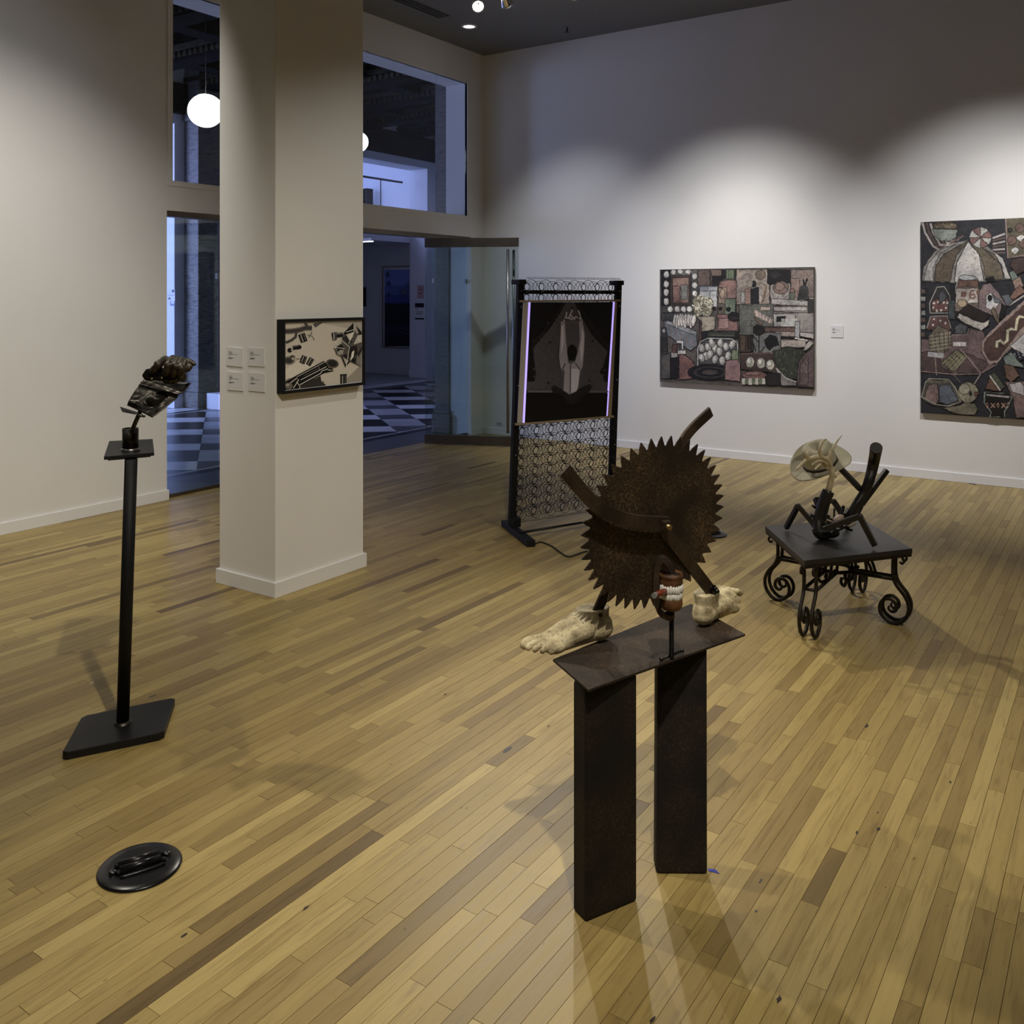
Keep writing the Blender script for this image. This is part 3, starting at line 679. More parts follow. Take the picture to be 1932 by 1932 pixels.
# ================================================================== HAND ON A STEEL STAND
DH = 3.55
ba = [onz(116, 1421, .03), onz(309, 1381, .03), onz(331, 1315, .03), onz(155, 1351, .03)]
cen = sum(ba, Vector())/4; cen.z = 0
hs = thing('hand_sculpture', 'bronze fist on a curled metal sheet atop a tall thin black steel stand', 'sculpture', cen)
def cham(q, k=.05):                                                 # quadrilateral with clipped corners
    out = []
    for i, p in enumerate(q):
        a = q[i-1]; b = q[(i+1) % 4]; out += [p+(a-p)*k, p+(b-p)*k]
    return out
MB().slab([Vector((p.x, p.y, 0)) for p in cham(ba)], (0, 0, .03)).build('base_plate', 'flat_black', hs, bevel=.002)
pb_ = onz(231.5, 1364, .03); pt_ = at(247.5, 866, DH)
MB().cyl(pb_-UP*.0005, pt_, .0235, 28).build('pole', 'black_paint', hs)
MB().lathe([(.034, 0), (.031, .006), (.024, .010)], pb_, 24).build('weld', 'dark_steel', hs)
zt = pt_.z
tp = [onz(196, 861, zt+.02), onz(291, 853, zt+.02), onz(288, 828, zt+.02), onz(206, 832, zt+.02)]
MB().slab([p-UP*.014 for p in tp], (0, 0, .014)).build('top_plate', 'flat_black', hs, bevel=.0015, label='dark square steel plate')
tc_ = sum(tp, Vector())/4
MB().slab([tc_+(p-tc_)*.86-UP*.022 for p in tp], (0, 0, .0085)).build('under_plate', 'dark_steel', hs)
sb = onz(246, 850, zt+.02); st = sb+UP*.088
MB().lathe([(0, .0), (.0305, 0), (.0305, .088), (.026, .088), (.026, .06), (0, .06)], sb, 28).build('sleeve', 'dark_steel', hs)
MB().lathe([(.0345, 0), (.036, .004), (.033, .009), (.0305, .011)], sb, 28).build('weld', 'steel', hs)
MB().cyl(at(248, 815, DH), at(265, 775, DH-.01), .0083, 12).build('rod', 'dark_steel', hs)
# sheet with a draped, hammered relief
def zh(x, y): return 180+x/8.05, 640+y/8.05
q = [at(*zh(490, 1015), DH-.02), at(*zh(865, 1195), DH-.06), at(*zh(1452, 663), DH+.03), at(*zh(725, 590), DH+.05)]
nrm = (q[1]-q[0]).cross(q[3]-q[0]).normalized()
if nrm.dot(-ray(260, 740)) < 0: nrm = -nrm
def relief(u, v):
    h = .010*math.sin(2.2*u+3.4*v+.6)
    h += .020*math.exp(-(((u-.62)/.17)**2+((v-.42)/.15)**2))+.010*math.exp(-(((u-.25)/.2)**2+((v-.12)/.06)**2))
    h += .006*math.exp(-(((v-.86+.18*u)/.035)**2))+.005*math.exp(-(((v-.77+.12*u)/.03)**2))
    h -= .014*math.exp(-((math.hypot(u-.60, (v-.42))-.20)/.030)**2)*(1 if u > .45 else .2)
    return h+.0016*noise.noise(Vector((u*9, v*9, 3)))
G = 36; sv = []; sf = []
for side in (0, 1):
    for i in range(G+1):
        for j in range(G+1):
            u, v = i/G, j/G; p = (q[0]*(1-u)+q[1]*u)*(1-v)+(q[3]*(1-u)+q[2]*u)*v
            sv.append(p+nrm*(relief(u, v)-side*.003))
    o_ = side*(G+1)**2
    for i in range(G):
        for j in range(G):
            a = o_+i*(G+1)+j; sf.append((a, a+1, a+G+2, a+G+1) if side else (a, a+G+1, a+G+2, a+1))
def rim(i, j): return i*(G+1)+j
K = (G+1)**2
for i in range(G):
    for a, b in (((i, 0), (i+1, 0)), ((i+1, G), (i, G)), ((0, i+1), (0, i)), ((G, i), (G, i+1))):
        x, y = rim(*a), rim(*b); sf.append((x, y, y+K, x+K))
MB().add(sv, sf, True).build('sheet', 'sheet_metal', hs, label='dark hammered metal sheet with a draped relief')
f0 = at(*zh(375, 1028), DH-.04); f1 = at(*zh(660, 1118), DH-.035); f2 = at(*zh(600, 1145), DH-.08); f3 = at(*zh(410, 1106), DH-.09)
MB().slab([f0, f1, f2, f3], nrm*.003).build('lip', 'dark_steel', hs)
MB().ball(at(*zh(690, 1160), DH-.05), .012, .009, .006).ball(at(*zh(735, 1170), DH-.05), .008, .006, .005).build('weld', 'dark_steel', hs)
# black grip under the fingers
gp = [zh(*p) for p in ((735, 600), (800, 500), (900, 480), (1300, 480), (1385, 510), (1402, 590), (1370, 660), (1290, 655), (1210, 690), (1100, 690), (1010, 650), (900, 640), (830, 640), (770, 640))]
gpl = [at(*p, DH-.012) for p in gp]
MB().slab(gpl, nrm*.026).build('grip', 'gloss_black', hs, bevel=.006, segs=3)
for x, y in ((855, 600), (1010, 590), (1150, 640), (1290, 625)):
    MB().lathe([(0, .003), (.0035, .0025), (.0045, 0)], at(*zh(x, y), DH-.043), 12, nrm).build('stud', 'brass', hs)
# the hand: fist seen from the front, knuckles up, four fingers down, thumb wedge to the side
hm = MB(); dd = DH-.03
def hp(x, y, d=0): return at(*zh(x, y), dd+d)
hm.ball(hp(1140, 345, .035), .045, .03, .018, M=Matrix.Rotation(YAW, 3, 'Z'))
hm.ball(hp(1250, 360, .045), .045, .035, .022, M=Matrix.Rotation(YAW, 3, 'Z'))
for pts, r0, r1 in ((((1060, 320, .02), (985, 360, -.02), (905, 440, -.025), (862, 485, -.005)), .0165, .0120),
                    (((1175, 305, .02), (1125, 370, -.035), (1085, 460, -.04), (1062, 525, -.02)), .0160, .0125),
                    (((1265, 320, .02), (1225, 380, -.035), (1195, 470, -.04), (1180, 540, -.02)), .0155, .0120),
                    (((1330, 345, .02), (1310, 410, -.035), (1297, 500, -.04), (1290, 570, -.02)), .0155, .0120)):
    c = bez([hp(*p) for p in pts], 6); hm.tube(c, [a*(1+.10*math.sin(i*1.05)) for i, a in enumerate(rs(len(c), r0, r1))], 12); hm.ball(c[-1], r1); hm.ball(c[0], r0*1.1); hm.ball(c[8], r0*1.10)
c = bez([hp(1330, 345, .03), hp(1420, 350, .02), hp(1480, 368, .01), hp(1505, 380, 0)], 5); hm.tube(c, rs(len(c), .019, .0065), 12); hm.ball(c[-1], .0068)
c = bez([hp(1340, 430, .01), hp(1400, 450, 0), hp(1460, 405, 0)], 5); hm.tube(c, rs(len(c), .018, .008), 12); hm.ball(c[0], .02)
hm.ball(hp(1385, 400, .01), .018, .012, .014)
hm.solid('hand', 'bronze', hs, .0026, 4, label='dark bronze fist with four curled fingers')

# ================================================================== BLACK CAST DISCS ON THE FLOOR
def disc(px, py, lab):
    c = onz(px, py); t = thing('cast_disc', lab, 'sculpture', c, 'black cast discs lying on the floor')
    R_ = .118
    MB().lathe([(0, .0), (R_, 0), (R_+.001, .004), (R_-.004, .008), (R_-.03, .0095), (0, .010)], c, 48).build('plate', 'gloss_black', t)
    ax = (CR*.84+CF*.54).normalized(); ay = Vector((-ax.y, ax.x, 0))
    P = lambda u, v, z: c+ax*u+ay*v+UP*z
    for v in (-.024, .004): MB().tube([P(-.058, v+.012, .016), P(.056, v+.012, .016)], .012, 12).build('rod', 'gloss_black', t)
    for v in (-.040, .034): MB().tube(bez([P(-.062, v, .012), P(0, v+(.004 if v > 0 else -.004), .013), P(.062, v, .012)], 5), .005, 8).build('ridge', 'gloss_black', t)
    for u, v in ((-.076, -.004), (.078, .006)):
        MB().lathe([(.012, 0), (.0115, .008), (.009, .011), (0, .0105)], P(u, v, .008), 16).build('rivet', 'bolt', t)
    for u, v in ((-.062, -.018), (.062, .016), (-.060, .022), (.064, -.022)): MB().cyl(P(u, v, .009), P(u, v, .020), .007, 10).build('peg', 'gloss_black', t)
    return t
disc(264, 1637, 'round black cast disc with relief, lying alone on the open floor')
disc(1340, 1008, 'round black cast disc on the floor partly hidden behind the saw blade')

# ================================================================== SAW BLADE FIGURE ON RUSTED LEGS
ZT = .645
plate = [onz(1110.4, 1301, ZT), onz(1406.2, 1196, ZT), onz(1303.6, 1139, ZT), onz(1043, 1243.5, ZT)]
cen = sum(plate, Vector())/4; cen.z = 0
sf_ = thing('saw_sculpture', 'rusted circular saw blade figure with plaster feet on two tall steel legs', 'sculpture', cen)
MB().slab([p-UP*.007 for p in plate], (0, 0, .007)).build('table_plate', 'rust_plate', sf_, bevel=.001)
def leg(a, b, w, lean=(0, 0, 0)):
    a = Vector(a); b = Vector(b); e = (b-a).normalized(); nn = Vector((-e.y, e.x, 0))
    if nn.dot(CF) < 0: nn = -nn
    c = (a+b)/2+nn*w/2; lb = MB().obox(c+UP*(ZT-.007)/2, e*(b-a).length/2, nn*w/2, UP*(ZT-.007)/2)
    for v in lb.v: v += Vector(lean)*(v.z/ZT)
    lb.build('leg', 'rust_leg', sf_, bevel=.008, segs=3)
leg((-1.232, 2.178, 0), (-1.156, 2.338, 0), .062); leg((-1.164, 2.478, 0), (-1.038, 2.560, 0), .062, (-.028, .066, 0))
DB = 2.78; PSI = math.radians(30); AL = math.radians(9); RHO = .272
Cb = at(1236, 987, DB); eb = CR*math.cos(PSI)+CF*math.sin(PSI); nb = CR*math.sin(PSI)-CF*math.cos(PSI); ub = UP*math.cos(AL)+nb*math.sin(AL); nn_ = eb.cross(ub).normalized()
if nn_.dot(-CF) < 0: nn_ = -nn_
def B(s, t_, k=0): return Cb+eb*s+ub*t_+nn_*k
def Bp(px, py, k=0): return onp(px, py, Cb+nn_*k, nn_)
NT = 45; out = []
for i in range(NT):
    a0 = 2*PI*i/NT; st_ = 2*PI/NT
    for f_, r_ in ((.0, RHO-.031), (.10, RHO-.030), (.30, RHO-.016), (.50, RHO), (.56, RHO-.001), (.78, RHO-.016), (.92, RHO-.0295)):
        a = a0+st_*f_; out.append((r_*math.cos(a), r_*math.sin(a)))
n = len(out); vs = [B(x, y, .002) for x, y in out]+[B(x, y, -.002) for x, y in out]; inr = [(.9*(RHO-.04)*math.cos(math.atan2(y, x)), .9*(RHO-.04)*math.sin(math.atan2(y, x))) for x, y in out]
vs += [B(x, y, .002) for x, y in inr]+[B(x, y, -.002) for x, y in inr]+[B(0, 0, .002), B(0, 0, -.002)]
fs = []
for i in range(n):
    j = (i+1) % n
    fs += [(i, j, n+j, n+i), (2*n+i, 2*n+j, j, i), (n+i, n+j, 3*n+j, 3*n+i), (4*n, 2*n+j, 2*n+i), (4*n+1, 3*n+i, 3*n+j)]
MB().add(vs, fs).build('saw_blade', 'rust_blade', sf_, label='large rusty circular saw blade with pointed teeth')
def bar(pts, w, th, k, nm, m='rust_bar'):
    c = bez([Bp(*p, k) for p in pts], 6) if len(pts) > 2 else [Bp(*p, k) for p in pts]
    return MB().sweep(c, REC(th/2, w/2), up=ub if abs((c[1]-c[0]).normalized().dot(ub)) < .9 else eb, smooth=False).build(nm, m, sf_, bevel=.0012)
def flatbar(pts, w, th, nm, m='rust_bar'):
    "flat bar lying parallel to the blade through 3-D points"
    n = len(pts); vs = []; fs = []
    for i, p in enumerate(pts):
        T = (pts[min(i+1, n-1)]-pts[max(i-1, 0)]).normalized(); S = T.cross(nn_).normalized()
        vs += [p+S*w/2+nn_*th/2, p-S*w/2+nn_*th/2, p-S*w/2-nn_*th/2, p+S*w/2-nn_*th/2]
    for i in range(n-1):
        for j in range(4): fs.append((i*4+j, i*4+(j+1) % 4, i*4+4+(j+1) % 4, i*4+4+j))
    fs += [(3, 2, 1, 0), (4*n-4, 4*n-3, 4*n-2, 4*n-1)]
    return MB().add(vs, fs).build(nm, m, sf_, bevel=.001)
flatbar(bez([Bp(1258, 987, .024), Bp(1205, 984, .024), Bp(1165, 975, .024), Bp(1128, 955, .024), Bp(1098, 926, .026), Bp(1065, 886, .03)], 6), .040, .010, 'arm')
flatbar(bez([Bp(1276, 860, -.012), Bp(1289, 832, -.014), Bp(1308, 807, -.018), Bp(1341, 776, -.024)], 6), .033, .010, 'arm')
RF = Vector((-1.128, 2.835, ZT)); LF = Vector((-1.335, 2.455, ZT))
rl = at(1346, 1121, 2.965)
flatbar([Bp(1252, 1000, .012), rl+(Bp(1252, 1000, .012)-rl)*.0], .038, .009, 'leg_bar')
ll = at(1120, 1168, 2.80)
flatbar([Bp(1160, 1080, -.010), ll], .036, .009, 'leg_bar')
def boltset(p, d, s=1.0, m='bolt'):
    p = Vector(p); d = Vector(d).normalized()
    b = MB(); b.sweep([p-d*.004, p+d*.010*s], [(math.cos(PI/3*i), math.sin(PI/3*i)) for i in range(6)], scale=[.011*s, .011*s], smooth=False); b.cyl(p-d*.005, p-d*.002, .015*s, 16)
    b.cyl(p, p+d*.020*s, .006*s, 12); return b.build('bolt', m, sf_)
hb = Bp(1254, 990, .030)
hn = MB().obox(hb+nn_*.006, eb*.014, ub*.014, nn_*.008).build('nut', 'rust_bar', sf_, bevel=.001)
MB().cyl(hb, hb+nn_*.026, .0085, 14).build('bolt', 'brass', hn)
boltset(at(1347, 1113, 2.945), nb); boltset(at(1127, 1157, 2.785), nb); MB().cyl(at(1118, 1147, 2.81), at(1118, 1156, 2.81), .007, 10).build('bolt', 'bolt', sf_)
# plaster feet
def foot(heel, fwd, big, sc, nm_lab, curled=False):
    fwd = Vector(fwd).normalized(); side = Vector((-fwd.y, fwd.x, 0))*big
    M3 = Matrix((fwd, side, UP)).transposed()
    T = lambda x, y, z: Vector(heel)+(fwd*x+side*y+UP*z)*sc
    m = MB()
    def cap(a, b, r0, r1, ry=1):
        c = [T(*[a[i]+(b[i]-a[i])*k/6 for i in range(3)]) for k in range(7)]; m.tube(c, [r*sc for r in rs(7, r0, r1)], 14); m.ball(c[0], r0*sc); m.ball(c[-1], r1*sc)
    B_ = lambda c, rx, ry, rz: m.ball(T(*c), rx*sc, ry*sc, rz*sc, 20, 12, M3)
    B_((.040, 0, .030), .042, .032, .030); B_((.034, 0, .040), .034, .029, .030)
    # ankle block with flat cut top
    ks = []
    for z, a, b_, w_ in ((.020, .020, .100, .024), (.05, .010, .108, .028), (.070, .010, .106, .031), (.088, .010, .102, .034)):
        ks.append([T((a+b_)/2+(b_-a)/2*math.cos(2*PI*i/20), w_*math.sin(2*PI*i/20), z) for i in range(20)])
    vv = [p for r in ks for p in r]; ff = [(r*20+i, r*20+(i+1) % 20, (r+1)*20+(i+1) % 20, (r+1)*20+i) for r in range(3) for i in range(20)]
    m.add(vv, ff+[tuple(range(19, -1, -1)), tuple(range(60, 80))])
    cap((.085, .004, .054), (.185, .010, .022), .034, .021); cap((.09, -.010, .040), (.175, -.016, .018), .030, .018); cap((.05, .0, .026), (.18, -.022, .016), .024, .017)
    B_((.185, .022, .018), .032, .022, .019); B_((.180, -.024, .015), .030, .020, .016); B_((.178, 0, .019), .035, .034, .018)
    for y0, y1, x1, r in () if curled else ((.031, .034, .244, .0122), (.012, .0135, .245, .0078), (-.004, -.0045, .236, .0074), (-.0195, -.0215, .224, .0070), (-.034, -.0375, .208, .0070)):
        c = bez([T(.190, y0*.9, .020), T(x1-.022, y1, .019), T(x1-.008, y1, .010+r*.15)], 4); m.tube(c, [r*sc*k for k in (1, 1, .98, .96, .95, .98, 1.03, 1.05, 1.02)], 10); m.ball(c[-1], r*sc*1.02)
    if curled:
        B_((.190, .004, .030), .036, .042, .031); B_((.207, .004, .032), .030, .040, .030)
        for y_ in (.030, .013, -.002, -.016, -.029): cap((.200, y_, .058), (.222, y_, .048), .0085, .0085)
    for v in m.v: v.z = max(v.z, heel[2]+.001)
    return m.solid('foot', 'plaster', sf_, .0024, 3, label=nm_lab)
foot((-1.337, 2.522, ZT+.0005), (-.475, -.880, 0), -1, 1.19, 'yellowed plaster cast of a foot pointing off the plate')
foot((-1.146, 2.745, ZT+.0005), (.06, 1, 0), 1, 1.14, 'yellowed plaster cast of a foot turned away, heel in front', True)
# clamp with grinning jaw
DC = 2.665
cp = bez([at(1270, 1084, DC), at(1262, 1064, DC), at(1250, 1054, DC), at(1240, 1064, DC), at(1237, 1090, DC), at(1237, 1120, DC), at(1242, 1148, DC), at(1252, 1160, DC), at(1266, 1164, DC)], 6)
MB().sweep(cp, REC(.015, .008), up=CR, smooth=False, transport=True).build('clamp_frame', 'rust_bar', sf_, bevel=.001)
jc = at(1266, 1113, DC-.005); k_ = DC/FPX
MB().lathe([(0, 0), (.009, .0), (.019, -.004), (.019, -.009), (0, -.010)], at(1269, 1080, DC), 18).build('clamp_pad', 'rust_bar', sf_)
zz = lambda py: EYE+(HORIZON-py)/FPX*DC
jx, jy = jc.x, jc.y
uj = MB().lathe([(0, zz(1088)), (.026, zz(1088)), (.026, zz(1083)), (.033, zz(1079)), (.0345, zz(1086)), (.032, zz(1089)), (.0335, zz(1092)), (.0325, zz(1100)), (.030, zz(1105)), (0, zz(1106))], (jx, jy, 0), 26).build('upper_jaw', 'rust_jaw', sf_)
lj = MB().lathe([(0, zz(1120)), (.029, zz(1121)), (.032, zz(1127)), (.0335, zz(1136)), (.031, zz(1144)), (.024, zz(1148)), (0, zz(1148))], (jx, jy, 0), 26).build('lower_jaw', 'rust_jaw', sf_)
def teeth(z0, z1, nm, r, wv, par):
    m = MB(); a0 = math.atan2(-CF.y, -CF.x); N_ = 11
    for i in range(N_):
        a = a0+math.radians(-72+152*i/(N_-1)); d = Vector((math.cos(a), math.sin(a), 0)); s = Vector((-d.y, d.x, 0)); c = Vector((jx, jy, (z0+z1)/2))+d*r
        h = (z0-z1)/2*(1+.12*math.sin(i*2.1)); m.ball(c+UP*wv*math.sin(i*1.7)*.001, .0045, .0054, h, 8, 6, Matrix((d, s, UP)).transposed())
    return m.build(nm, 'tooth', par)
teeth(zz(1099), zz(1115.5), 'upper_teeth', .0315, 1, uj); teeth(zz(1112.5), zz(1128), 'lower_teeth', .0300, 1, lj)
MB().lathe([(0, zz(1105)), (.026, zz(1105)), (.026, zz(1121)), (0, zz(1121))], (jx, jy, 0), 20).build('jaw_core', 'rust_leg', sf_)
c0 = at(1258, 1114, DC-.02); c1 = at(1236, 1123, DC-.085)
cg = MB().cyl(c0, c1, .0085, 16).build('cigar', 'cigar', sf_, label='red-brown cigar stub held in the teeth'); MB().cyl(c1, c1+(c1-c0).normalized()*.008, .0088, 16, .0080).build('ash', 'ash', cg)
sp0 = at(1267, 1148, DC); sp1 = onz(1267, 1241, ZT+.004); sp0 = Vector((sp1.x*.6+sp0.x*.4, sp1.y*.6+sp0.y*.4, sp0.z))
m = MB(); m.cyl(sp1, sp0, .0065, 14)
for i in range(42):
    z = sp1+(sp0-sp1)*((i+.5)/42); m.lathe([(.0064, -.0011), (.0078, 0), (.0064, .0011)], z, 12)
m.build('clamp_screw', 'black_metal', sf_)
MB().cyl(at(1265, 1152, DC), at(1265, 1166, DC), .012, 14).build('clamp_boss', 'rust_bar', sf_)
h0, h1 = onz(1248, 1243, ZT+.006), onz(1287, 1227, ZT+.010)
m = MB(); m.cyl(h0, h1, .0042, 10).ball(h0, .0062).ball(h1, .0062); m.build('clamp_handle', 'dark_steel', sf_)
p = onz(1337, 1644); tp_ = MB().slab([p+CR*.000+UP*.0005, p+CR*.030-CF*.012+UP*.0005, p+CR*.020+CF*.004+UP*.003, p+CF*.012+UP*.001], (0, 0, .0008))
single(tp_, 'tape_scrap', 'tape', 'scrap of blue tape at the foot of the rusted leg', 'tape')

# ================================================================== SPRING RACK WITH HANGING PHOTOGRAPH
er = CR*.846+CF*.533; nr = CR*.533-CF*.846                       # along the rack / out toward the room
P0 = at(965, 990, 6.63); P0.z = 0
rk = thing('spring_rack', 'black rack of mattress springs holding a large backlit photograph', 'sculpture', P0+er*.45)
SH = .042; WR = .905
def Rk(x, y, z): return P0+er*(x+SH*z)+nr*y+UP*z
for x in (0, WR):
    po = MB().sweep([Rk(x, 0, .045), Rk(x, 0, 1.80)], REC(.024, .018), up=nr, smooth=False).build('post', 'black_paint', rk, bevel=.002)
    MB().obox(Rk(x, -.02, 1.80), er*.030, nr*.055, UP*.018).build('post_cap', 'black_paint', po, bevel=.003)
    MB().obox(Vector((-3.612, 5.412, .0235))+er*x, Vector((.62, .785, 0))*.030, Vector((.785, -.62, 0))*.30, UP*.0225).build('foot', 'black_paint', rk, bevel=.004)
    MB().obox(P0+er*(x+.012)+nr*.03+UP*.075, er*.03, nr*.035, UP*.034).build('bracket', 'black_paint', rk, bevel=.006)
rod0 = onz(981, 1005, .052); MB().cyl(rod0, rod0+er*WR, .0085, 10).build('cross_rod', 'black_metal', rk)
MB().sweep([Rk(.0, .012, 1.727), Rk(WR, .012, 1.727)], REC(.010, .014), smooth=False).build('cross_bar', 'black_paint', rk)
for x in (0, WR):
    for z in (1.735, 1.62, 1.05, .55):
        MB().lathe([(0, .004), (.006, .003), (.007, 0)], Rk(x+.004, .018, z), 10, nr).build('screw', 'steel', rk)
# one hourglass coil, shared by every spring
m = MB(); pts = []; TN = 5.0; S_ = 70
for i in range(S_+1):
    u = i/S_; k = abs(2*u-1); r = .024+.032*k**1.4; a = TN*2*PI*u
    pts.append(er*(r*math.cos(a))*1.08+UP*(r*math.sin(a))+nr*(.055-.11*u))
m.tube(pts, .0021, 4, caps=False); smesh = m.mesh('spring', 'wire')
rows = [(.125+.0735*k, range(7)) for k in range(11)]+[(.125+.0735*k, (0,)) for k in range(11, 21)]+[(1.685, range(7)), (1.765, range(7))]
for z, cs in rows:
    for c in cs:
        o = bpy.data.objects.new('spring', smesh); COL.objects.link(o); o.parent = rk; o.location = Rk(.065+c*.129, -.01, z)-WLOC[rk]
for z, nm in ((.055+.02, 'helical'), (1.83, 'helical')):
    m = MB(); pts = [Rk(.02+.87*i/520, .045+.007*math.cos(i*PI/5), z+.007*math.sin(i*PI/5)) for i in range(521)]; m.tube(pts, .0016, 3, caps=False); m.build('helical_wire', 'wire', rk)
NP = P0+nr*.075
def zr(x, y): return 930+x/6.036, 500+y/6.036
def rp(x, y, k=0): return onp(*zr(x, y), NP+nr*k, nr)
# photograph, light strips, wooden clamping bars
ph = [(432, 425), (1368, 420), (1285, 1735), (365, 1800)]
MB().slab([rp(*p) for p in ph], -nr*.006).build('photo_panel', 'black_paint', rk)
A = Art(lambda x, y: rp(x, y, .0003), nr, .00003, gain=3.0, sat=.15, tint=(.92, .90, 1.12))
A.poly(ph, (14, 11, 12))
A.poly([(830, 430), (930, 428), (970, 520), (1130, 800), (1305, 985), (1255, 1140), (1215, 1230), (1255, 1255), (1265, 1330), (1315, 1335), (1310, 1435), (385, 1428), (390, 1330), (470, 1325), (480, 1290), (490, 1240), (455, 950), (650, 720), (760, 560)], (58, 52, 53))
for y in range(520, 1420, 46):
    for x in range(470, 1280, 52):
        u = x+random.uniform(-20, 20); v = y+random.uniform(-18, 18); h = (v-430)/560
        if (abs(u-880) < 90+420*min(1, max(0, h)) and not 745 < u < 1050): A.ell(u, v, 11, 9, (50, 45, 46) if random.random() < .6 else (66, 60, 60), random.random()*90, 7)
A.line([(390, 1440), (1310, 1443)], 22, (74, 68, 70)); A.poly([(372, 1462), (1304, 1462), (1287, 1735), (365, 1800)], (8, 7, 8))
A.poly([(830, 430), (455, 930), (420, 940), (470, 850), (650, 650), (790, 430)], (24, 20, 21)).poly([(930, 428), (1110, 770), (1305, 970), (1310, 900), (1160, 720), (970, 428)], (22, 19, 20))
for c in ((648, 880), (1130, 866), (625, 1340), (1095, 1316), (897, 490)): A.ell(*c, 13, 13, (24, 21, 22))
# seated figure from behind, arms raised
SK = (118, 110, 108); SH1 = (66, 60, 60); LT = (150, 142, 138)
A.poly([(770, 1410), (690, 1365), (660, 1400), (675, 1450), (800, 1490), (830, 1560), (900, 1590), (975, 1550), (1000, 1500), (1090, 1450), (1125, 1390), (1105, 1355), (1040, 1375), (960, 1420)], (22, 19, 19))
A.poly([(760, 1180), (745, 1040), (765, 830), (800, 640), (880, 615), (990, 640), (1040, 780), (1035, 960), (1020, 1160), (985, 1230), (975, 1330), (950, 1440), (860, 1475), (785, 1420), (790, 1290)], SH1)
A.poly([(770, 640), (815, 650), (828, 850), (840, 1000), (850, 1110), (880, 1130), (930, 1100), (960, 1000), (985, 850), (975, 650), (1010, 610), (1040, 780), (1035, 960), (1018, 1150), (985, 1220), (965, 1400), (945, 1440), (870, 1470), (800, 1430), (810, 1240), (765, 1160), (750, 1040), (762, 830)], SK)
A.poly([(828, 870), (830, 680), (975, 670), (980, 880), (960, 980), (850, 980)], (62, 56, 57))
A.poly([(885, 1180), (960, 1180), (985, 1220), (965, 1380), (945, 1430), (880, 1460)], LT).poly([(1010, 700), (1035, 800), (1025, 980), (1000, 1120), (985, 950), (1005, 820)], LT).poly([(775, 700), (800, 680), (805, 880), (775, 1010)], LT)
A.line([(880, 1110), (876, 1460)], 16, (76, 68, 68)); A.line([(820, 1120), (790, 1180), (810, 1230)], 12, (48, 42, 42)); A.line([(930, 1110), (985, 1190)], 12, (60, 53, 53))
A.ell(897, 985, 56, 80, (10, 8, 8)).poly([(845, 1010), (950, 1010), (930, 1090), (860, 1090)], (10, 8, 8))
for p in ([(800, 640), (830, 580), (835, 535)], [(990, 620), (985, 560), (965, 515)], [(860, 600), (900, 510)], [(930, 620), (880, 570)], [(880, 620), (940, 590), (1000, 610)], [(820, 600), (880, 610)]): A.line(p, 17, (134, 126, 122))
for p in ([(800, 610), (860, 630)], [(905, 590), (930, 575)], [(960, 600), (985, 580)]): A.line(p, 14, (40, 34, 34))
A.build('photo_print', 'photo_print', rk)
MB().slab([rp(352, 432), rp(405, 430), rp(338, 1795), rp(285, 1800)], -nr*.012).build('side_bar', 'cream_bar', rk)
MB().slab([rp(1392, 420), rp(1416, 420), rp(1350, 1725), rp(1312, 1730)], -nr*.012).build('side_bar', 'tan_wood', rk)
MB().slab([rp(411, 427, .004), rp(428, 427, .004), rp(362, 1797, .004), rp(346, 1797, .004)], -nr*.010).build('light_strip', 'led', rk, label='glowing violet light strip')
MB().slab([rp(1371, 420, .004), rp(1387, 420, .004), rp(1305, 1728, .004), rp(1290, 1730, .004)], -nr*.010).build('light_strip', 'led', rk, label='glowing violet light strip')
MB().slab([rp(318, 402, .008), rp(1466, 394, .008), rp(1466, 414, .008), rp(318, 424, .008)], -nr*.022).build('clamp_bar', 'tan_wood', rk, bevel=.001)
MB().slab([rp(264, 1806, .008), rp(1380, 1714, .008), rp(1382, 1736, .008), rp(266, 1828, .008)], -nr*.022).build('clamp_bar', 'tan_wood', rk, bevel=.001)
cp = bez([onz(x, y, .006) for x, y in ((1004, 1031), (1012, 1025), (1022, 1023), (1042, 1031), (1058, 1043), (1072, 1050), (1088, 1046), (1108, 1040), (1140, 1040), (1190, 1025))], 6)
MB().tube(cp, .0055, 8).build('power_cord', 'rubber', rk, label='thin black power cord trailing over the floor')

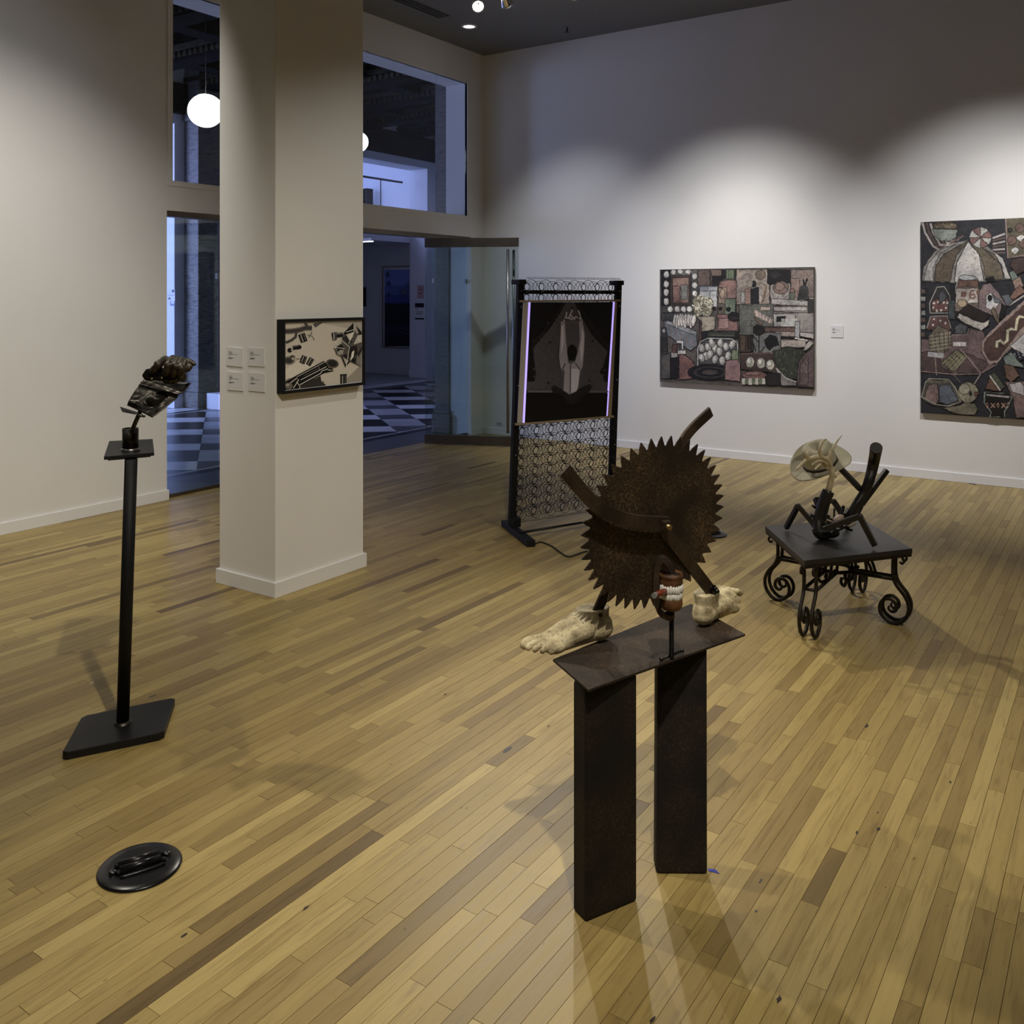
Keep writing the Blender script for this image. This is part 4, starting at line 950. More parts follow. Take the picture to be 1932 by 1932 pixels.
# ================================================================== SCROLLED IRON TABLE
tcn = Vector((-1.327, 5.045, 0)); ZS = .40
tb = thing('scroll_table', 'low black-topped table on double wrought iron scroll legs', 'table', tcn)
tq = [onz(1443.5, 992, ZS), onz(1518, 1058, ZS), onz(1721.5, 1035, ZS), onz(1626, 979, ZS)]
MB().slab([p-UP*.026 for p in tq], (0, 0, .026)).build('table_top', 'slate_wood', tb, bevel=.002)
tm = sum(tq, Vector())/4
MB().slab([tm+(p-tm)*.992-UP*.042 for p in tq], (0, 0, .016)).build('rim_frame', 'iron', tb, bevel=.001)
def scroll_leg(corner):
    o_ = (Vector((corner.x, corner.y, 0))-Vector((tm.x, tm.y, 0))); Lc = o_.length; o_.normalize(); s_ = Vector((-o_.y, o_.x, 0))
    prof = [(Lc-.085, .358), (Lc-.088, .30), (Lc-.086, .245), (Lc-.070, .205), (Lc-.030, .155), (Lc-.012, .105), (Lc-.022, .052), (Lc-.058, .014), (Lc-.103, .011), (Lc-.143, .040), (Lc-.153, .083), (Lc-.135, .120), (Lc-.103, .130), (Lc-.077, .112), (Lc-.072, .083), (Lc-.092, .066), (Lc-.110, .078), (Lc-.106, .094)]
    for sg in (-1, 1):
        w0 = .030; P = lambda u, z: tm*1.0+o_*u+s_*sg*w0+UP*(z-tm.z)
        c = bez([P(*p) for p in prof], 5); n = len(c); lg = MB().tube(c, [.0095]*(n-14)+rs(14, .0095, .0045), 8).build('leg', 'iron', tb)
        cu = bez([P(Lc-.080, .352), P(Lc-.050, .356), P(Lc-.034, .338), P(Lc-.044, .322), P(Lc-.056, .330)], 5); MB().tube(cu, .0065, 8).build('curl', 'iron', lg)
        st = [P(Lc-.088, .235), P(.085, .235)]; MB().cyl(st[0], st[1], .0085, 8).build('stretcher', 'iron', tb)
    MB().cyl(tm+o_*(Lc-.088)+s_*.036+UP*(.235-tm.z), tm+o_*(Lc-.088)-s_*.036+UP*(.235-tm.z), .0085, 8).build('brace', 'iron', tb)
    for sg in (-1, 1):
        c = bez([tm+o_*.20+s_*sg*.03+UP*(.235-tm.z), tm+o_*.175+s_*sg*.03+UP*(.300-tm.z), tm+o_*.12+s_*sg*.03+UP*(.318-tm.z), tm+o_*.075+s_*sg*.03+UP*(.285-tm.z), tm+o_*.085+s_*sg*.03+UP*(.245-tm.z), tm+o_*.115+s_*sg*.03+UP*(.255-tm.z)], 5)
        MB().tube(c, .008, 8).build('scroll', 'iron', tb)
for p in tq: scroll_leg(p)
c0 = Vector((tm.x, tm.y, 0))
MB().tube([c0+Vector((.085*math.cos(a), .085*math.sin(a), .235)) for a in [2*PI*i/24 for i in range(25)]], .010, 8, caps=False).build('centre_ring', 'iron', tb)
for k in range(4):
    a = PI/4+k*PI/2; d = Vector((math.cos(a), math.sin(a), 0)); c = bez([c0+d*.085+UP*.235, c0+d*.105+UP*.20, c0+d*.085+UP*.165, c0+d*.055+UP*.175, c0+d*.062+UP*.20], 5); MB().tube(c, .0085, 8).build('drop_scroll', 'iron', tb)

# ================================================================== BRANCH, ANTLER AND HAT SCULPTURE
DS = 4.92
def zs(x, y, d=0): return at(1470+x/7.726, 800+y/7.726, DS+d)
def flr(x, y): return onz(1470+x/7.726, 800+y/7.726, ZS)
br = thing('branch_sculpture', 'blackened branch and antler sculpture with a cowboy hat, crouching on the scroll table', 'sculpture', Vector((tm.x, tm.y, ZS)))
def limb(pts, r, nm='branch', m='charred_wood', sides=14):
    c = bez(pts, 6) if len(pts) > 2 else [Vector(p) for p in pts]
    r = rs(len(c), *r) if isinstance(r, tuple) else r
    return MB().tube(c, r, sides).build(nm, m, br)
def stick(a, b, w, nm='stick', m='charred_wood'):
    return MB().sweep([a, b], REC(w, w), smooth=False).build(nm, m, br, bevel=.001)
fb = flr(700, 1690)
limb([Vector((fb.x, fb.y, ZS+.040)), zs(600, 1590, -.02), zs(572, 1500, -.01), zs(590, 1390), zs(625, 1250), zs(665, 1110), zs(722, 975)], (.036, .031), 'trunk')
limb([zs(1030, 1340, .02), zs(1130, 1170, .02), zs(1235, 1010, .03), zs(1310, 830, .03), zs(1360, 640, .05), zs(1395, 470, .02), zs(1416, 345, -.06)], (.022, .032), 'trunk')
limb([zs(1000, 1350, .02), zs(1090, 1330, .03), zs(1180, 1180, .05)], (.026, .020), 'trunk')
stick(zs(1190, 955, .03), zs(820, 570, .16), .0125, 'branch'); stick(zs(1200, 1170, .03), zs(1570, 670, .06), .0125, 'branch')
# bent stick legs standing on the table
def bent(a, k, b, w=.0115):
    a = Vector(a); a.z = ZS+w*1.3
    stick(a, k, w, 'leg'); stick(k, b, w, 'leg'); MB().ball(k, w*1.15).build('joint', 'charred_wood', br)
bent(flr(105, 1550), zs(275, 1190, .04), zs(520, 1480, .0))
bent(flr(1400, 1825), zs(1175, 1345, -.16), zs(650, 1530, -.10), .0135)
bent(flr(1010, 1500), zs(790, 1120, .17), zs(930, 1330, .10))
stick(zs(790, 1120, .17), zs(720, 1125, .10), .012, 'branch')
stick(zs(545, 1085, .08), zs(590, 1200, .05), .016, 'branch')
rn = random.Random(3)
for a, b, w in (((480, 1185, .05), (560, 1250, .05), .006), ((805, 1230, .05), (800, 1380, .05), .004), ((940, 1190, .05), (915, 1310, .05), .007), ((1010, 1240, .03), (960, 1320, .0), .009),
                ((460, 1330, .0), (610, 1400, .0), .010), ((670, 1340, 0), (780, 1400, 0), .005), ((640, 1420, -.05), (720, 1480, -.05), .004), ((780, 1590, -.08), (990, 1490, -.08), .0045),
                ((1110, 1445, -.06), (990, 1505, -.06), .006), ((735, 1580, -.08), (800, 1625, -.08), .005), ((900, 1490, -.05), (1060, 1550, -.03), .006), ((480, 1520, -.02), (560, 1515, -.02), .003),
                ((650, 1380, -.02), (700, 1470, -.02), .003), ((740, 1350, 0), (670, 1310, .02), .004), ((660, 1450, .02), (900, 1480, .02), .012), ((700, 1380, .03), (860, 1440, .03), .008)):
    stick(zs(*a), zs(*b), w, m='antler' if w in (.003,) else 'charred_wood')
stick(zs(1000, 1495, -.08), zs(1108, 1445, -.08), .0045, m='antler')
MB().ball(zs(865, 1385, 0), .034, .022, .020, M=Matrix.Rotation(YAW, 3, 'Z') @ Matrix.Rotation(-.55, 3, 'Y')).build('stone', 'stone_egg', br, label='smooth pinkish stone')
MB().ball(zs(720, 1400, .02), .040, .03, .012, M=Matrix.Rotation(YAW, 3, 'Z') @ Matrix.Rotation(.3, 3, 'Y')).build('stone', 'stone_egg', br)
MB().ball(Vector((fb.x, fb.y+.04, ZS+.033)), .055, .05, .03).build('knot', 'charred_wood', br)
# antler
MB().cyl(zs(718, 965), zs(722, 985), .017, 14).build('collar', 'black_metal', br)
am = MB()
def tine(pts, r0, r1):
    c = bez([zs(*p) for p in pts], 6); r0 *= 1.1; am.tube(c, rs(len(c), r0, r1), 10); am.ball(c[-1], r1); am.ball(c[0], r0)
tine([(722, 960, 0), (748, 850, -.01), (775, 730, -.02), (745, 600, -.03), (690, 520, -.05), (590, 475, -.08), (480, 490, -.10), (400, 520, -.10), (320, 600, -.11), (262, 655, -.12)], .0155, .006)
tine([(740, 590, -.03), (720, 500, -.05), (770, 380, -.05), (840, 260, -.04), (912, 165, -.03)], .0135, .0030)
tine([(610, 480, -.08), (590, 410, -.09), (600, 320, -.08), (650, 240, -.06), (690, 225, -.04)], .0115, .004)
tine([(420, 505, -.10), (410, 440, -.11), (425, 395, -.11)], .012, .007)
tine([(705, 600, -.03), (640, 550, -.06), (560, 545, -.10), (480, 590, -.13)], .010, .0045)
tine([(700, 640, -.03), (640, 570, -.04), (590, 600, -.08), (525, 660, -.11)], .010, .0045)
for x, y in ((820, 650), (845, 760), (800, 830)): am.ball(zs(x-30, y, -.01), .011)
am.solid('antler', 'antler', br, .0030, 2, label='pale forked deer antler')
# felt cowboy hat hung behind the antler
wv = (CR*-.34+UP*.83-CF*.42).normalized(); uv = (CR*.926+UP*.378); uv = (uv-wv*uv.dot(wv)).normalized(); vv_ = wv.cross(uv)
Hc = zs(600, 570, .15)
ht = thing('cowboy_hat', 'pale felt cowboy hat with a dark band, hung tilted behind the antler', 'hat', Hc)
def Hp(x, y, z): return Hc+uv*x+vv_*y+wv*z
def sheetmesh(fn, nu, nv, th, nm, m):
    vs = [fn(i/nu, j/nv) for i in range(nu) for j in range(nv+1)]; fs = [(i*(nv+1)+j, ((i+1) % nu)*(nv+1)+j, ((i+1) % nu)*(nv+1)+j+1, i*(nv+1)+j+1) for i in range(nu) for j in range(nv)]
    o = MB().add(vs, fs, True).build(nm, m, ht); s = o.modifiers.new('thick', 'SOLIDIFY'); s.thickness = th; s.offset = 0; return o
def brim(u, v):
    a = 2*PI*u; rx = .094+(.168-.094)*v; ry = .074+(.150-.074)*v
    return Hp(rx*math.cos(a), ry*math.sin(a), v*v*(.040*math.sin(a)**2-.014*math.cos(a)**2))
def crown(u, v):
    a = 2*PI*u; k = min(1, v*1.0)
    if v < .6: q = v/.6; rx, ry, z = .094-.016*q, .074-.010*q, .118*q
    else: q = (v-.6)/.4; rx, ry, z = .078*(1-q), .064*(1-q), .118+.012*math.sin(q*PI)-.034*q*q
    z += (-.018*(v-.3) if v > .3 else 0)*math.sin(a)**2
    return Hp(rx*math.cos(a), ry*math.sin(a), z)
sheetmesh(brim, 40, 8, .004, 'hat_brim', 'felt'); sheetmesh(crown, 40, 14, .003, 'hat_crown', 'felt')
sheetmesh(lambda u, v: Hp((.0956-.002*v)*math.cos(2*PI*u), (.0756-.002*v)*math.sin(2*PI*u), .002+.016*v), 40, 2, .002, 'hat_band', 'hat_band')

# ================================================================== PAINTINGS ON THE BACK WALL
def canvas(name, lab, x0, x1, z0, z1, dep=.04):
    t = thing(name, lab, 'painting', ((x0+x1)/2, YB-dep/2, z0))
    MB().box((x0, YB-dep, z0), (x1, YB-.002, z1)).build('stretcher', 'canvas_edge', t, bevel=.002); return t
Yp = YB-.04
pt = canvas('painting', 'kitchen still life painting of eggs, bottles, vases and flowers, hung whole in view', -4.28, -2.622, .765, 1.985)
def z1_(x, y): return 1230+x/5.084, 490+y/5.084
def kp(conv, lo, hi):                                               # keep paint on its canvas
    def f(x, y):
        p = ony(*conv(x, y), Yp-.0003); return Vector((min(max(p.x, lo[0]), hi[0]), p.y, min(max(p.z, lo[1]), hi[1])))
    return f
A = Art(kp(z1_, (-4.279, .766), (-2.623, 1.984)), (0, -1, 0), .00002, gain=1.2, sat=.58, jit=4, edge=6)
R, E_, L_, P_ = A.rect, A.ell, A.line, A.poly
R(80, 80, 1580, 1240, (84, 74, 66)); R(90, 95, 180, 440, (24, 22, 22)); R(180, 95, 440, 160, (100, 96, 82)); R(370, 140, 450, 440, (62, 60, 54))
for c in ((140, 142), (138, 235), (136, 312), (136, 400)): E_(*c, 26, 34, (178, 172, 160)); E_(c[0]-4, c[1]-5, 14, 20, (200, 196, 186))
for c in ((208, 118), (270, 116), (346, 116)): E_(*c, 28, 24, (186, 180, 168))
for c in ((411, 158), (411, 244), (411, 324)): E_(*c, 27, 32, (176, 170, 158)); E_(c[0]-5, c[1]-5, 15, 18, (200, 196, 186))
R(178, 150, 372, 430, (70, 52, 42)); R(196, 172, 356, 412, (140, 102, 82)); R(200, 250, 270, 400, (126, 84, 70)); R(280, 240, 340, 380, (120, 120, 110)); L_([(196, 172), (356, 172), (356, 412), (196, 412), (196, 172)], 9, (44, 32, 26))
R(92, 440, 400, 505, (66, 62, 58))
for x in (176, 243, 302, 360): E_(x, 474, 28, 30, (186, 180, 168)); E_(x-4, 470, 15, 17, (208, 204, 194))
R(92, 510, 210, 580, (60, 58, 56)); L_([(130, 510), (130, 580)], 4, (40, 38, 38)); L_([(168, 510), (168, 580)], 4, (40, 38, 38))
R(440, 100, 560, 250, (96, 74, 62)); R(560, 95, 680, 160, (120, 92, 76)); R(580, 155, 700, 250, (32, 26, 24)); R(665, 95, 810, 190, (34, 30, 28)); R(710, 95, 790, 185, (84, 98, 66))
for x in (722, 745, 768): L_([(x, 98), (x+4, 180)], 6, (120, 136, 92))
L_([(560, 100), (572, 140), (552, 180), (570, 215), (566, 250)], 9, (40, 30, 22))
R(455, 255, 630, 450, (150, 152, 152)); R(460, 260, 540, 300, (122, 126, 130)); R(560, 300, 625, 450, (172, 170, 164)); L_([(455, 258), (632, 258)], 8, (88, 92, 100))
P_([(632, 690), (632, 260), (650, 210), (700, 185), (790, 185), (830, 215), (845, 300), (845, 690)], (96, 84, 66)); P_([(640, 260), (660, 210), (730, 190), (800, 200), (818, 260), (818, 370), (720, 375), (700, 270)], (142, 98, 84)); R(640, 268, 720, 420, (150, 122, 92)); E_(675, 325, 24, 50, (170, 140, 106)); R(700, 375, 805, 525, (102, 118, 86)); R(630, 525, 820, 680, (138, 92, 82)); R(640, 560, 740, 660, (158, 112, 100)); L_([(838, 240), (845, 680)], 6, (50, 42, 34))
for c in ((490, 470, 95, 110), (450, 400, 60, 55), (540, 430, 50, 60)): E_(*c, (140, 130, 92))
rq = random.Random(2)
for k in range(120):
    a = rq.random()*6.283; q = rq.random()**.6; x = 490+95*q*math.cos(a); y = 445+110*q*math.sin(a); E_(x, y, 9+rq.random()*5, 6, ((196, 188, 148), (168, 158, 112), (104, 90, 58), (212, 206, 176))[k % 4], rq.random()*180, 7)
P_([(466, 530), (492, 530), (478, 740), (455, 940), (428, 930), (450, 740)], (84, 54, 42)); P_([(420, 545), (610, 545), (600, 670), (480, 690), (480, 590)], (156, 142, 112))
for x, y in ((596, 470), (658, 470), (735, 475)): E_(x, y, 20, 18, (26, 22, 22))
P_([(110, 590), (210, 590), (430, 700), (435, 830), (370, 870), (330, 850), (150, 720)], (104, 110, 116)); P_([(150, 580), (430, 690), (425, 730), (120, 610)], (140, 142, 144))
for k in range(5): L_([(180+k*50, 660+k*25), (190+k*50, 720+k*28)], 9, (128, 96, 84))
for k in range(9): E_(225+k*22, 585+12*math.sin(k*2), 22, 62, (186, 174, 158), 12*math.sin(k)); E_(222+k*22, 570, 9, 40, (208, 200, 188), 10)
R(92, 650, 140, 920, (62, 58, 54)); R(92, 750, 150, 880, (46, 46, 40)); E_(118, 680, 14, 18, (176, 174, 168))
P_([(92, 920), (180, 890), (180, 1140), (92, 1138)], (78, 74, 70)); P_([(240, 920), (300, 905), (370, 950), (410, 1010), (400, 1140), (250, 1150)], (126, 78, 66)); R(178, 930, 262, 1140, (28, 22, 22)); R(186, 890, 245, 935, (170, 164, 154)); R(196, 815, 240, 895, (96, 58, 48))
R(252, 868, 326, 908, (186, 182, 172)); P_([(235, 775), (300, 780), (306, 860), (288, 862), (286, 806), (238, 800)], (196, 194, 188)); L_([(268, 870), (270, 906)], 4, (110, 104, 98))
R(480, 690, 850, 760, (30, 27, 25)); R(540, 690, 800, 740, (54, 56, 42)); L_([(560, 720), (790, 730)], 8, (86, 92, 66))
P_([(440, 1140), (440, 850), (470, 780), (540, 750), (770, 760), (820, 800), (836, 1160)], (58, 54, 52)); P_([(452, 1000), (452, 850), (480, 785), (545, 765), (765, 772), (818, 810), (822, 1000)], (76, 72, 70))
for c in ((482, 848), (538, 838), (606, 850), (660, 800), (712, 835), (770, 815), (520, 925), (480, 940), (608, 955), (675, 965), (732, 920), (575, 795), (650, 880), (560, 905)): E_(*c, 30, 44, (146, 142, 132), rq.uniform(-25, 25)); E_(c[0]-6, c[1]-8, 16, 26, (188, 184, 174), 10)
L_([(442, 1140), (442, 850), (470, 785), (540, 752), (770, 760), (822, 800), (838, 1165)], 9, (168, 166, 158))
for k in range(4): E_(560, 1080, 215-k*45, 75-k*17, ((26, 22, 22), (56, 48, 44), (22, 20, 20), (66, 58, 54))[k])
R(765, 865, 832, 960, (104, 120, 78)); P_([(710, 970), (820, 955), (850, 1000), (850, 1170), (700, 1150)], (146, 100, 96)); L_([(790, 870), (790, 955)], 6, (136, 150, 104))
P_([(836, 590), (930, 570), (972, 600), (972, 870), (940, 888), (840, 885)], (66, 48, 32)); P_([(850, 600), (900, 590), (900, 870), (850, 872)], (88, 66, 40)); R(920, 610, 962, 860, (44, 32, 22)); R(855, 490, 945, 582, (26, 22, 22))
E_(790, 545, 58, 44, (30, 25, 26)); L_([(806, 425), (806, 520)], 13, (32, 28, 28))
for k in range(7): L_([(790, 545), (740+k*17, 590-abs(k-3)*6)], 5, (52, 44, 44))
R(812, 95, 1130, 430, (148, 130, 112)); E_(1045, 145, 48, 46, (114, 94, 72)); R(1110, 95, 1335, 230, (28, 25, 26))
for r in (30, 44, 56): L_([(920+r*math.cos(a), 190+r*math.sin(a)) for a in [PI*(1.05+.8*k/8) for k in range(9)]], 6, (92, 80, 82))
for k in range(9): L_([(1180, 180), (1120+k*16, 110+abs(k-4)*6)], 6, (50, 46, 46))
P_([(895, 290), (960, 260), (955, 450), (895, 430)], (150, 112, 92)); P_([(950, 285), (1025, 265), (1030, 430), (952, 450)], (32, 32, 34)); E_(980, 232, 22, 30, (28, 26, 28)); E_(952, 226, 16, 26, (150, 142, 110)); R(855, 310, 895, 410, (164, 158, 146))
L_([(1005, 240), (1060, 225), (1100, 255), (1085, 330), (1060, 420)], [5, 8, 16, 24, 10], (112, 88, 56)); R(1030, 280, 1050, 400, (160, 150, 136))
P_([(1135, 240), (1320, 225), (1560, 350), (1560, 440), (1140, 430)], (150, 140, 126)); E_(1240, 270, 74, 64, (126, 96, 78)); E_(1230, 255, 46, 40, (142, 110, 90)); L_([(1150, 300), (1180, 380), (1260, 380), (1320, 330)], 5, (80, 70, 56)); L_([(1180, 400), (1220, 345)], 5, (80, 70, 56))
R(1335, 95, 1560, 360, (128, 108, 94)); R(1335, 180, 1420, 360, (142, 112, 92)); P_([(1400, 380), (1430, 260), (1470, 240), (1500, 270), (1510, 390)], (62, 62, 58))
for k in range(5): L_([(1412, 290+k*22), (1505, 292+k*22)], 5, (40, 42, 40))
for p in ([(1465, 250), (1455, 190)], [(1470, 250), (1490, 180)], [(1478, 210), (1500, 190)]): L_(p, 15, (24, 24, 26))
for p in ([(1490, 180), (1530, 130)], [(1500, 160), (1480, 115)]): L_(p, 6, (104, 64, 50))
R(1322, 300, 1372, 385, (88, 98, 72)); E_(1348, 298, 24, 20, (148, 96, 88))
for k in range(4): L_([(1500+k*18, 250), (1500+k*18, 350)], 3, (100, 80, 70))
P_([(1140, 370), (1560, 400), (1560, 445), (1150, 430)], (166, 158, 146)); R(1165, 440, 1565, 515, (142, 130, 118)); R(1170, 450, 1490, 490, (170, 160, 150)); L_([(1165, 442), (1565, 455)], 8, (84, 60, 50)); L_([(1165, 495), (1565, 515)], 7, (64, 46, 42)); R(1500, 380, 1562, 510, (56, 54, 52))
R(840, 425, 1170, 720, (96, 96, 84))
for k in range(5): L_([(850, 470+k*55), (1165, 480+k*55)], 4, (72, 70, 62))
for k in range(5): L_([(960+k*50, 430), (960+k*50, 720)], 4, (72, 70, 62))
P_([(980, 545), (1070, 600), (1060, 625), (985, 570)], (118, 92, 60))
for k in range(11): L_([(1000+k*14, 540+k*7), (990+k*17, 480+k*9)], 13, (196, 176, 158) if k % 2 else (170, 130, 116))
R(1045, 450, 1140, 490, (168, 146, 122)); L_([(850, 425), (960, 450)], 6, (60, 42, 34))
R(1170, 510, 1560, 720, (138, 128, 118)); R(1170, 520, 1380, 640, (160, 152, 140)); R(1198, 545, 1285, 595, (28, 26, 26))
for k in range(9): L_([(1245+k*17, 640), (1252+k*17, 565)], 12, (184, 184, 168))
R(975, 645, 1375, 690, (112, 76, 62)); L_([(975, 650), (1378, 652)], 8, (70, 44, 38)); R(1180, 690, 1375, 735, (150, 130, 116)); R(1375, 590, 1420, 750, (150, 150, 148)); R(1240, 770, 1480, 840, (162, 146, 130)); L_([(1180, 735), (1380, 745)], 12, (34, 28, 26))
P_([(1380, 740), (1500, 770), (1490, 785), (1370, 760)], (176, 170, 160)); P_([(1420, 690), (1555, 700), (1555, 760), (1425, 730)], (172, 160, 148)); P_([(1510, 770), (1560, 800), (1480, 870), (1450, 870)], (150, 140, 130)); L_([(1420, 690), (1552, 705)], 7, (70, 44, 40))
R(975, 700, 1240, 900, (104, 104, 98))
E_(1030, 675, 56, 52, (30, 24, 22)); P_([(1080, 770), (1140, 720), (1200, 740), (1225, 820), (1170, 830), (1130, 870), (1090, 820)], (22, 20, 20))
for p in ([(1030, 720), (1030, 900)], [(975, 730), (1025, 790)], [(1090, 830), (1040, 890)], [(975, 800), (1000, 880)]): L_(p, 11, (26, 22, 20))
P_([(855, 900), (1140, 890), (1230, 940), (1225, 1090), (860, 1050)], (70, 48, 38)); L_([(855, 902), (1140, 892), (1230, 942)], 9, (108, 80, 60))
for x, y in ((945, 982), (1048, 992), (1136, 1005)): E_(x, y, 42, 52, (172, 166, 140)); E_(x-8, y-12, 24, 30, (202, 198, 176))
P_([(1160, 880), (1300, 830), (1440, 860), (1480, 900), (1400, 1140), (1290, 1140), (1200, 1040)], (50, 54, 38))
for k in range(90):
    x = 1180+rq.random()*270; y = 850+rq.random()*270; L_([(x, y), (x+rq.uniform(-12, 12), y-22)], 5, ((92, 98, 66), (66, 74, 48), (34, 36, 26))[k % 3])
P_([(1195, 1035), (1280, 1140), (1390, 1180), (1390, 1205), (1250, 1205), (1210, 1130)], (128, 118, 110)); L_([(1195, 1040), (1285, 1135), (1390, 1172)], 13, (172, 164, 154)); R(1095, 1090, 1240, 1200, (36, 30, 28))
P_([(1400, 1215), (1395, 1060), (1430, 940), (1500, 880), (1560, 850), (1560, 1225)], (94, 72, 70)); P_([(1420, 1200), (1430, 1000), (1500, 920), (1500, 1205)], (108, 84, 80))
E_(985, 1105, 118, 42, (122, 76, 66)); E_(975, 1090, 80, 20, (142, 96, 82))
for k in range(7): R(866+k*32, 1135, 898+k*32, 1195, ((176, 168, 150), (96, 108, 72))[k % 2])
A.build('paint', 'oil_paint', pt)

pt = canvas('painting', 'tall beach picnic painting with striped parasol, hot dog and rubber duck', -1.642, .42, .612, 2.384)
def z2_(x, y): return 1720+x/4.712, 390+y/4.712
A = Art(kp(z2_, (-1.641, .613), (.419, 2.383)), (0, -1, 0), .00002, gain=1.2, sat=.58, jit=4, edge=6)
R, E_, L_, P_ = A.rect, A.ell, A.line, A.poly
NV = (36, 36, 44)
R(60, 90, 2400, 1900, NV)
for k in range(70): L_([(x := rq.uniform(90, 1000), y := rq.uniform(130, 1800)), (x+22, y+10), (x+38, y-6)], 7, (52, 52, 62))
for k in range(6): L_([(96+k*36, 140+k*4), (120+k*36, 230), (190+k*32, 350-k*6), (260+k*40, 390-k*26)], 19, ((168, 152, 142), (92, 66, 58))[k % 2])
for k in range(6): L_([(720, 280+k*26), (830, 240+k*34)], 17, ((170, 156, 148), (96, 70, 62))[k % 2])
E_(300, 175, 108, 52, (70, 52, 36)); P_([(185, 195), (410, 205), (395, 270), (350, 305), (250, 300), (205, 260)], (122, 132, 118))
for k in range(14): E_(215+k*13, 170+10*math.sin(k*2.2), 16, 13, ((96, 78, 48), (124, 104, 66))[k % 2])
# parasol
P_([(95, 660), (110, 540), (200, 400), (350, 330), (500, 300), (660, 340), (800, 450), (880, 640), (640, 670), (380, 675)], (128, 122, 112))
P_([(200, 665), (215, 520), (290, 420), (440, 340), (500, 300), (480, 340), (400, 430), (360, 560), (345, 665)], (86, 70, 46)); P_([(380, 670), (400, 500), (500, 310), (600, 420), (645, 665), (500, 660)], (176, 170, 162)); P_([(500, 300), (620, 360), (740, 430), (800, 530), (820, 640), (745, 650), (660, 640), (620, 450)], (98, 84, 58)); P_([(110, 620), (150, 500), (250, 390), (400, 330), (250, 420), (195, 540), (190, 660), (110, 655)], (150, 146, 138)); P_([(700, 370), (810, 460), (880, 640), (830, 640), (800, 520)], (164, 160, 152))
for p in ([(200, 660), (220, 520), (290, 420), (440, 335)], [(380, 670), (400, 500), (500, 305)], [(645, 665), (600, 420), (505, 305)], [(820, 640), (790, 510), (620, 355)]): L_(p, 7, (40, 36, 34))
L_([(95, 665), (380, 680), (640, 672), (880, 650)], 8, (30, 30, 34))
# beach ball
for k in range(8):
    a0, a1 = k*PI/4, (k+1)*PI/4; P_([(612, 275)]+[(612+98*math.cos(a0+(a1-a0)*i/4), 275+90*math.sin(a0+(a1-a0)*i/4)) for i in range(5)], ((164, 162, 150), (122, 78, 70))[k % 2])
E_(612, 275, 9, 9, (60, 50, 46))
P_([(838, 100), (1000, 95), (1300, 90), (1300, 420), (858, 455)], (92, 82, 48)); L_([(836, 100), (856, 455), (1010, 430)], 12, (140, 110, 96))
for c in ((875, 210), (1050, 300)): E_(*c, 20, 20, (22, 20, 22)); E_(c[0]+2, c[1]-4, 7, 6, (84, 76, 50))
for c, r in (((890, 300), 42), ((960, 190), 40), ((995, 330), 40)): E_(*c, r, r, (108, 74, 58))
for x, y in ((968, 275), (920, 385)): E_(x, y, 36, 24, (192, 188, 182), -12); R(x-10, y+5, x+12, y+32, (170, 166, 156))
# left column
R(85, 730, 125, 1230, (26, 28, 36))
for k in range(7): R(86, 735+k*64, 122, 768+k*64, (132, 136, 122) if k % 2 else (88, 66, 54))
P_([(165, 945), (160, 860), (215, 740), (230, 715), (285, 710), (340, 790), (345, 860), (325, 945)], (44, 40, 42)); P_([(178, 935), (178, 850), (210, 820), (330, 820), (332, 930)], (96, 54, 48))
for c in ((200, 855), (235, 850), (285, 850), (318, 855), (195, 895), (225, 925), (262, 920), (305, 900)): E_(*c, 10, 11, (176, 164, 152))
L_([(165, 945), (160, 860), (218, 735), (225, 715), (290, 710), (342, 795), (345, 865), (325, 945), (165, 945)], 9, (138, 134, 122)); P_([(240, 860), (250, 760), (290, 750), (312, 800), (290, 840)], (62, 66, 74))
P_([(135, 1080), (170, 975), (320, 970), (350, 1080), (340, 1100), (150, 1100)], (92, 56, 50)); L_([(135, 1080), (170, 975), (320, 970), (350, 1080)], 9, (128, 124, 112))
for c in ((200, 1000), (255, 1015), (300, 1035), (190, 1050)): E_(*c, 10, 10, (176, 164, 152))
# jar marked #65
P_([(385, 930), (385, 740), (415, 640), (590, 640), (600, 760), (600, 940)], (112, 92, 78)); E_(495, 632, 80, 24, (150, 154, 152)); R(415, 655, 590, 715, (104, 68, 46)); R(392, 725, 590, 860, (160, 146, 130)); L_([(385, 930), (385, 740), (415, 640)], 8, (134, 136, 132))
BRN = (112, 66, 50)
for p in ([(452, 752), (446, 805)], [(474, 752), (468, 805)], [(440, 770), (490, 768)], [(437, 790), (487, 788)], [(560, 745), (530, 748), (516, 778), (520, 808), (548, 816), (566, 800), (558, 780), (524, 784)], [(604, 742), (584, 744), (580, 772), (598, 776), (604, 795), (584, 806)]): L_(p, 15, BRN)
E_(450, 858, 42, 36, (156, 130, 88)); P_([(500, 830), (580, 825), (582, 850), (500, 855)], (180, 170, 158)); R(345, 690, 385, 930, (26, 30, 34)); R(330, 830, 385, 1000, (56, 64, 66))
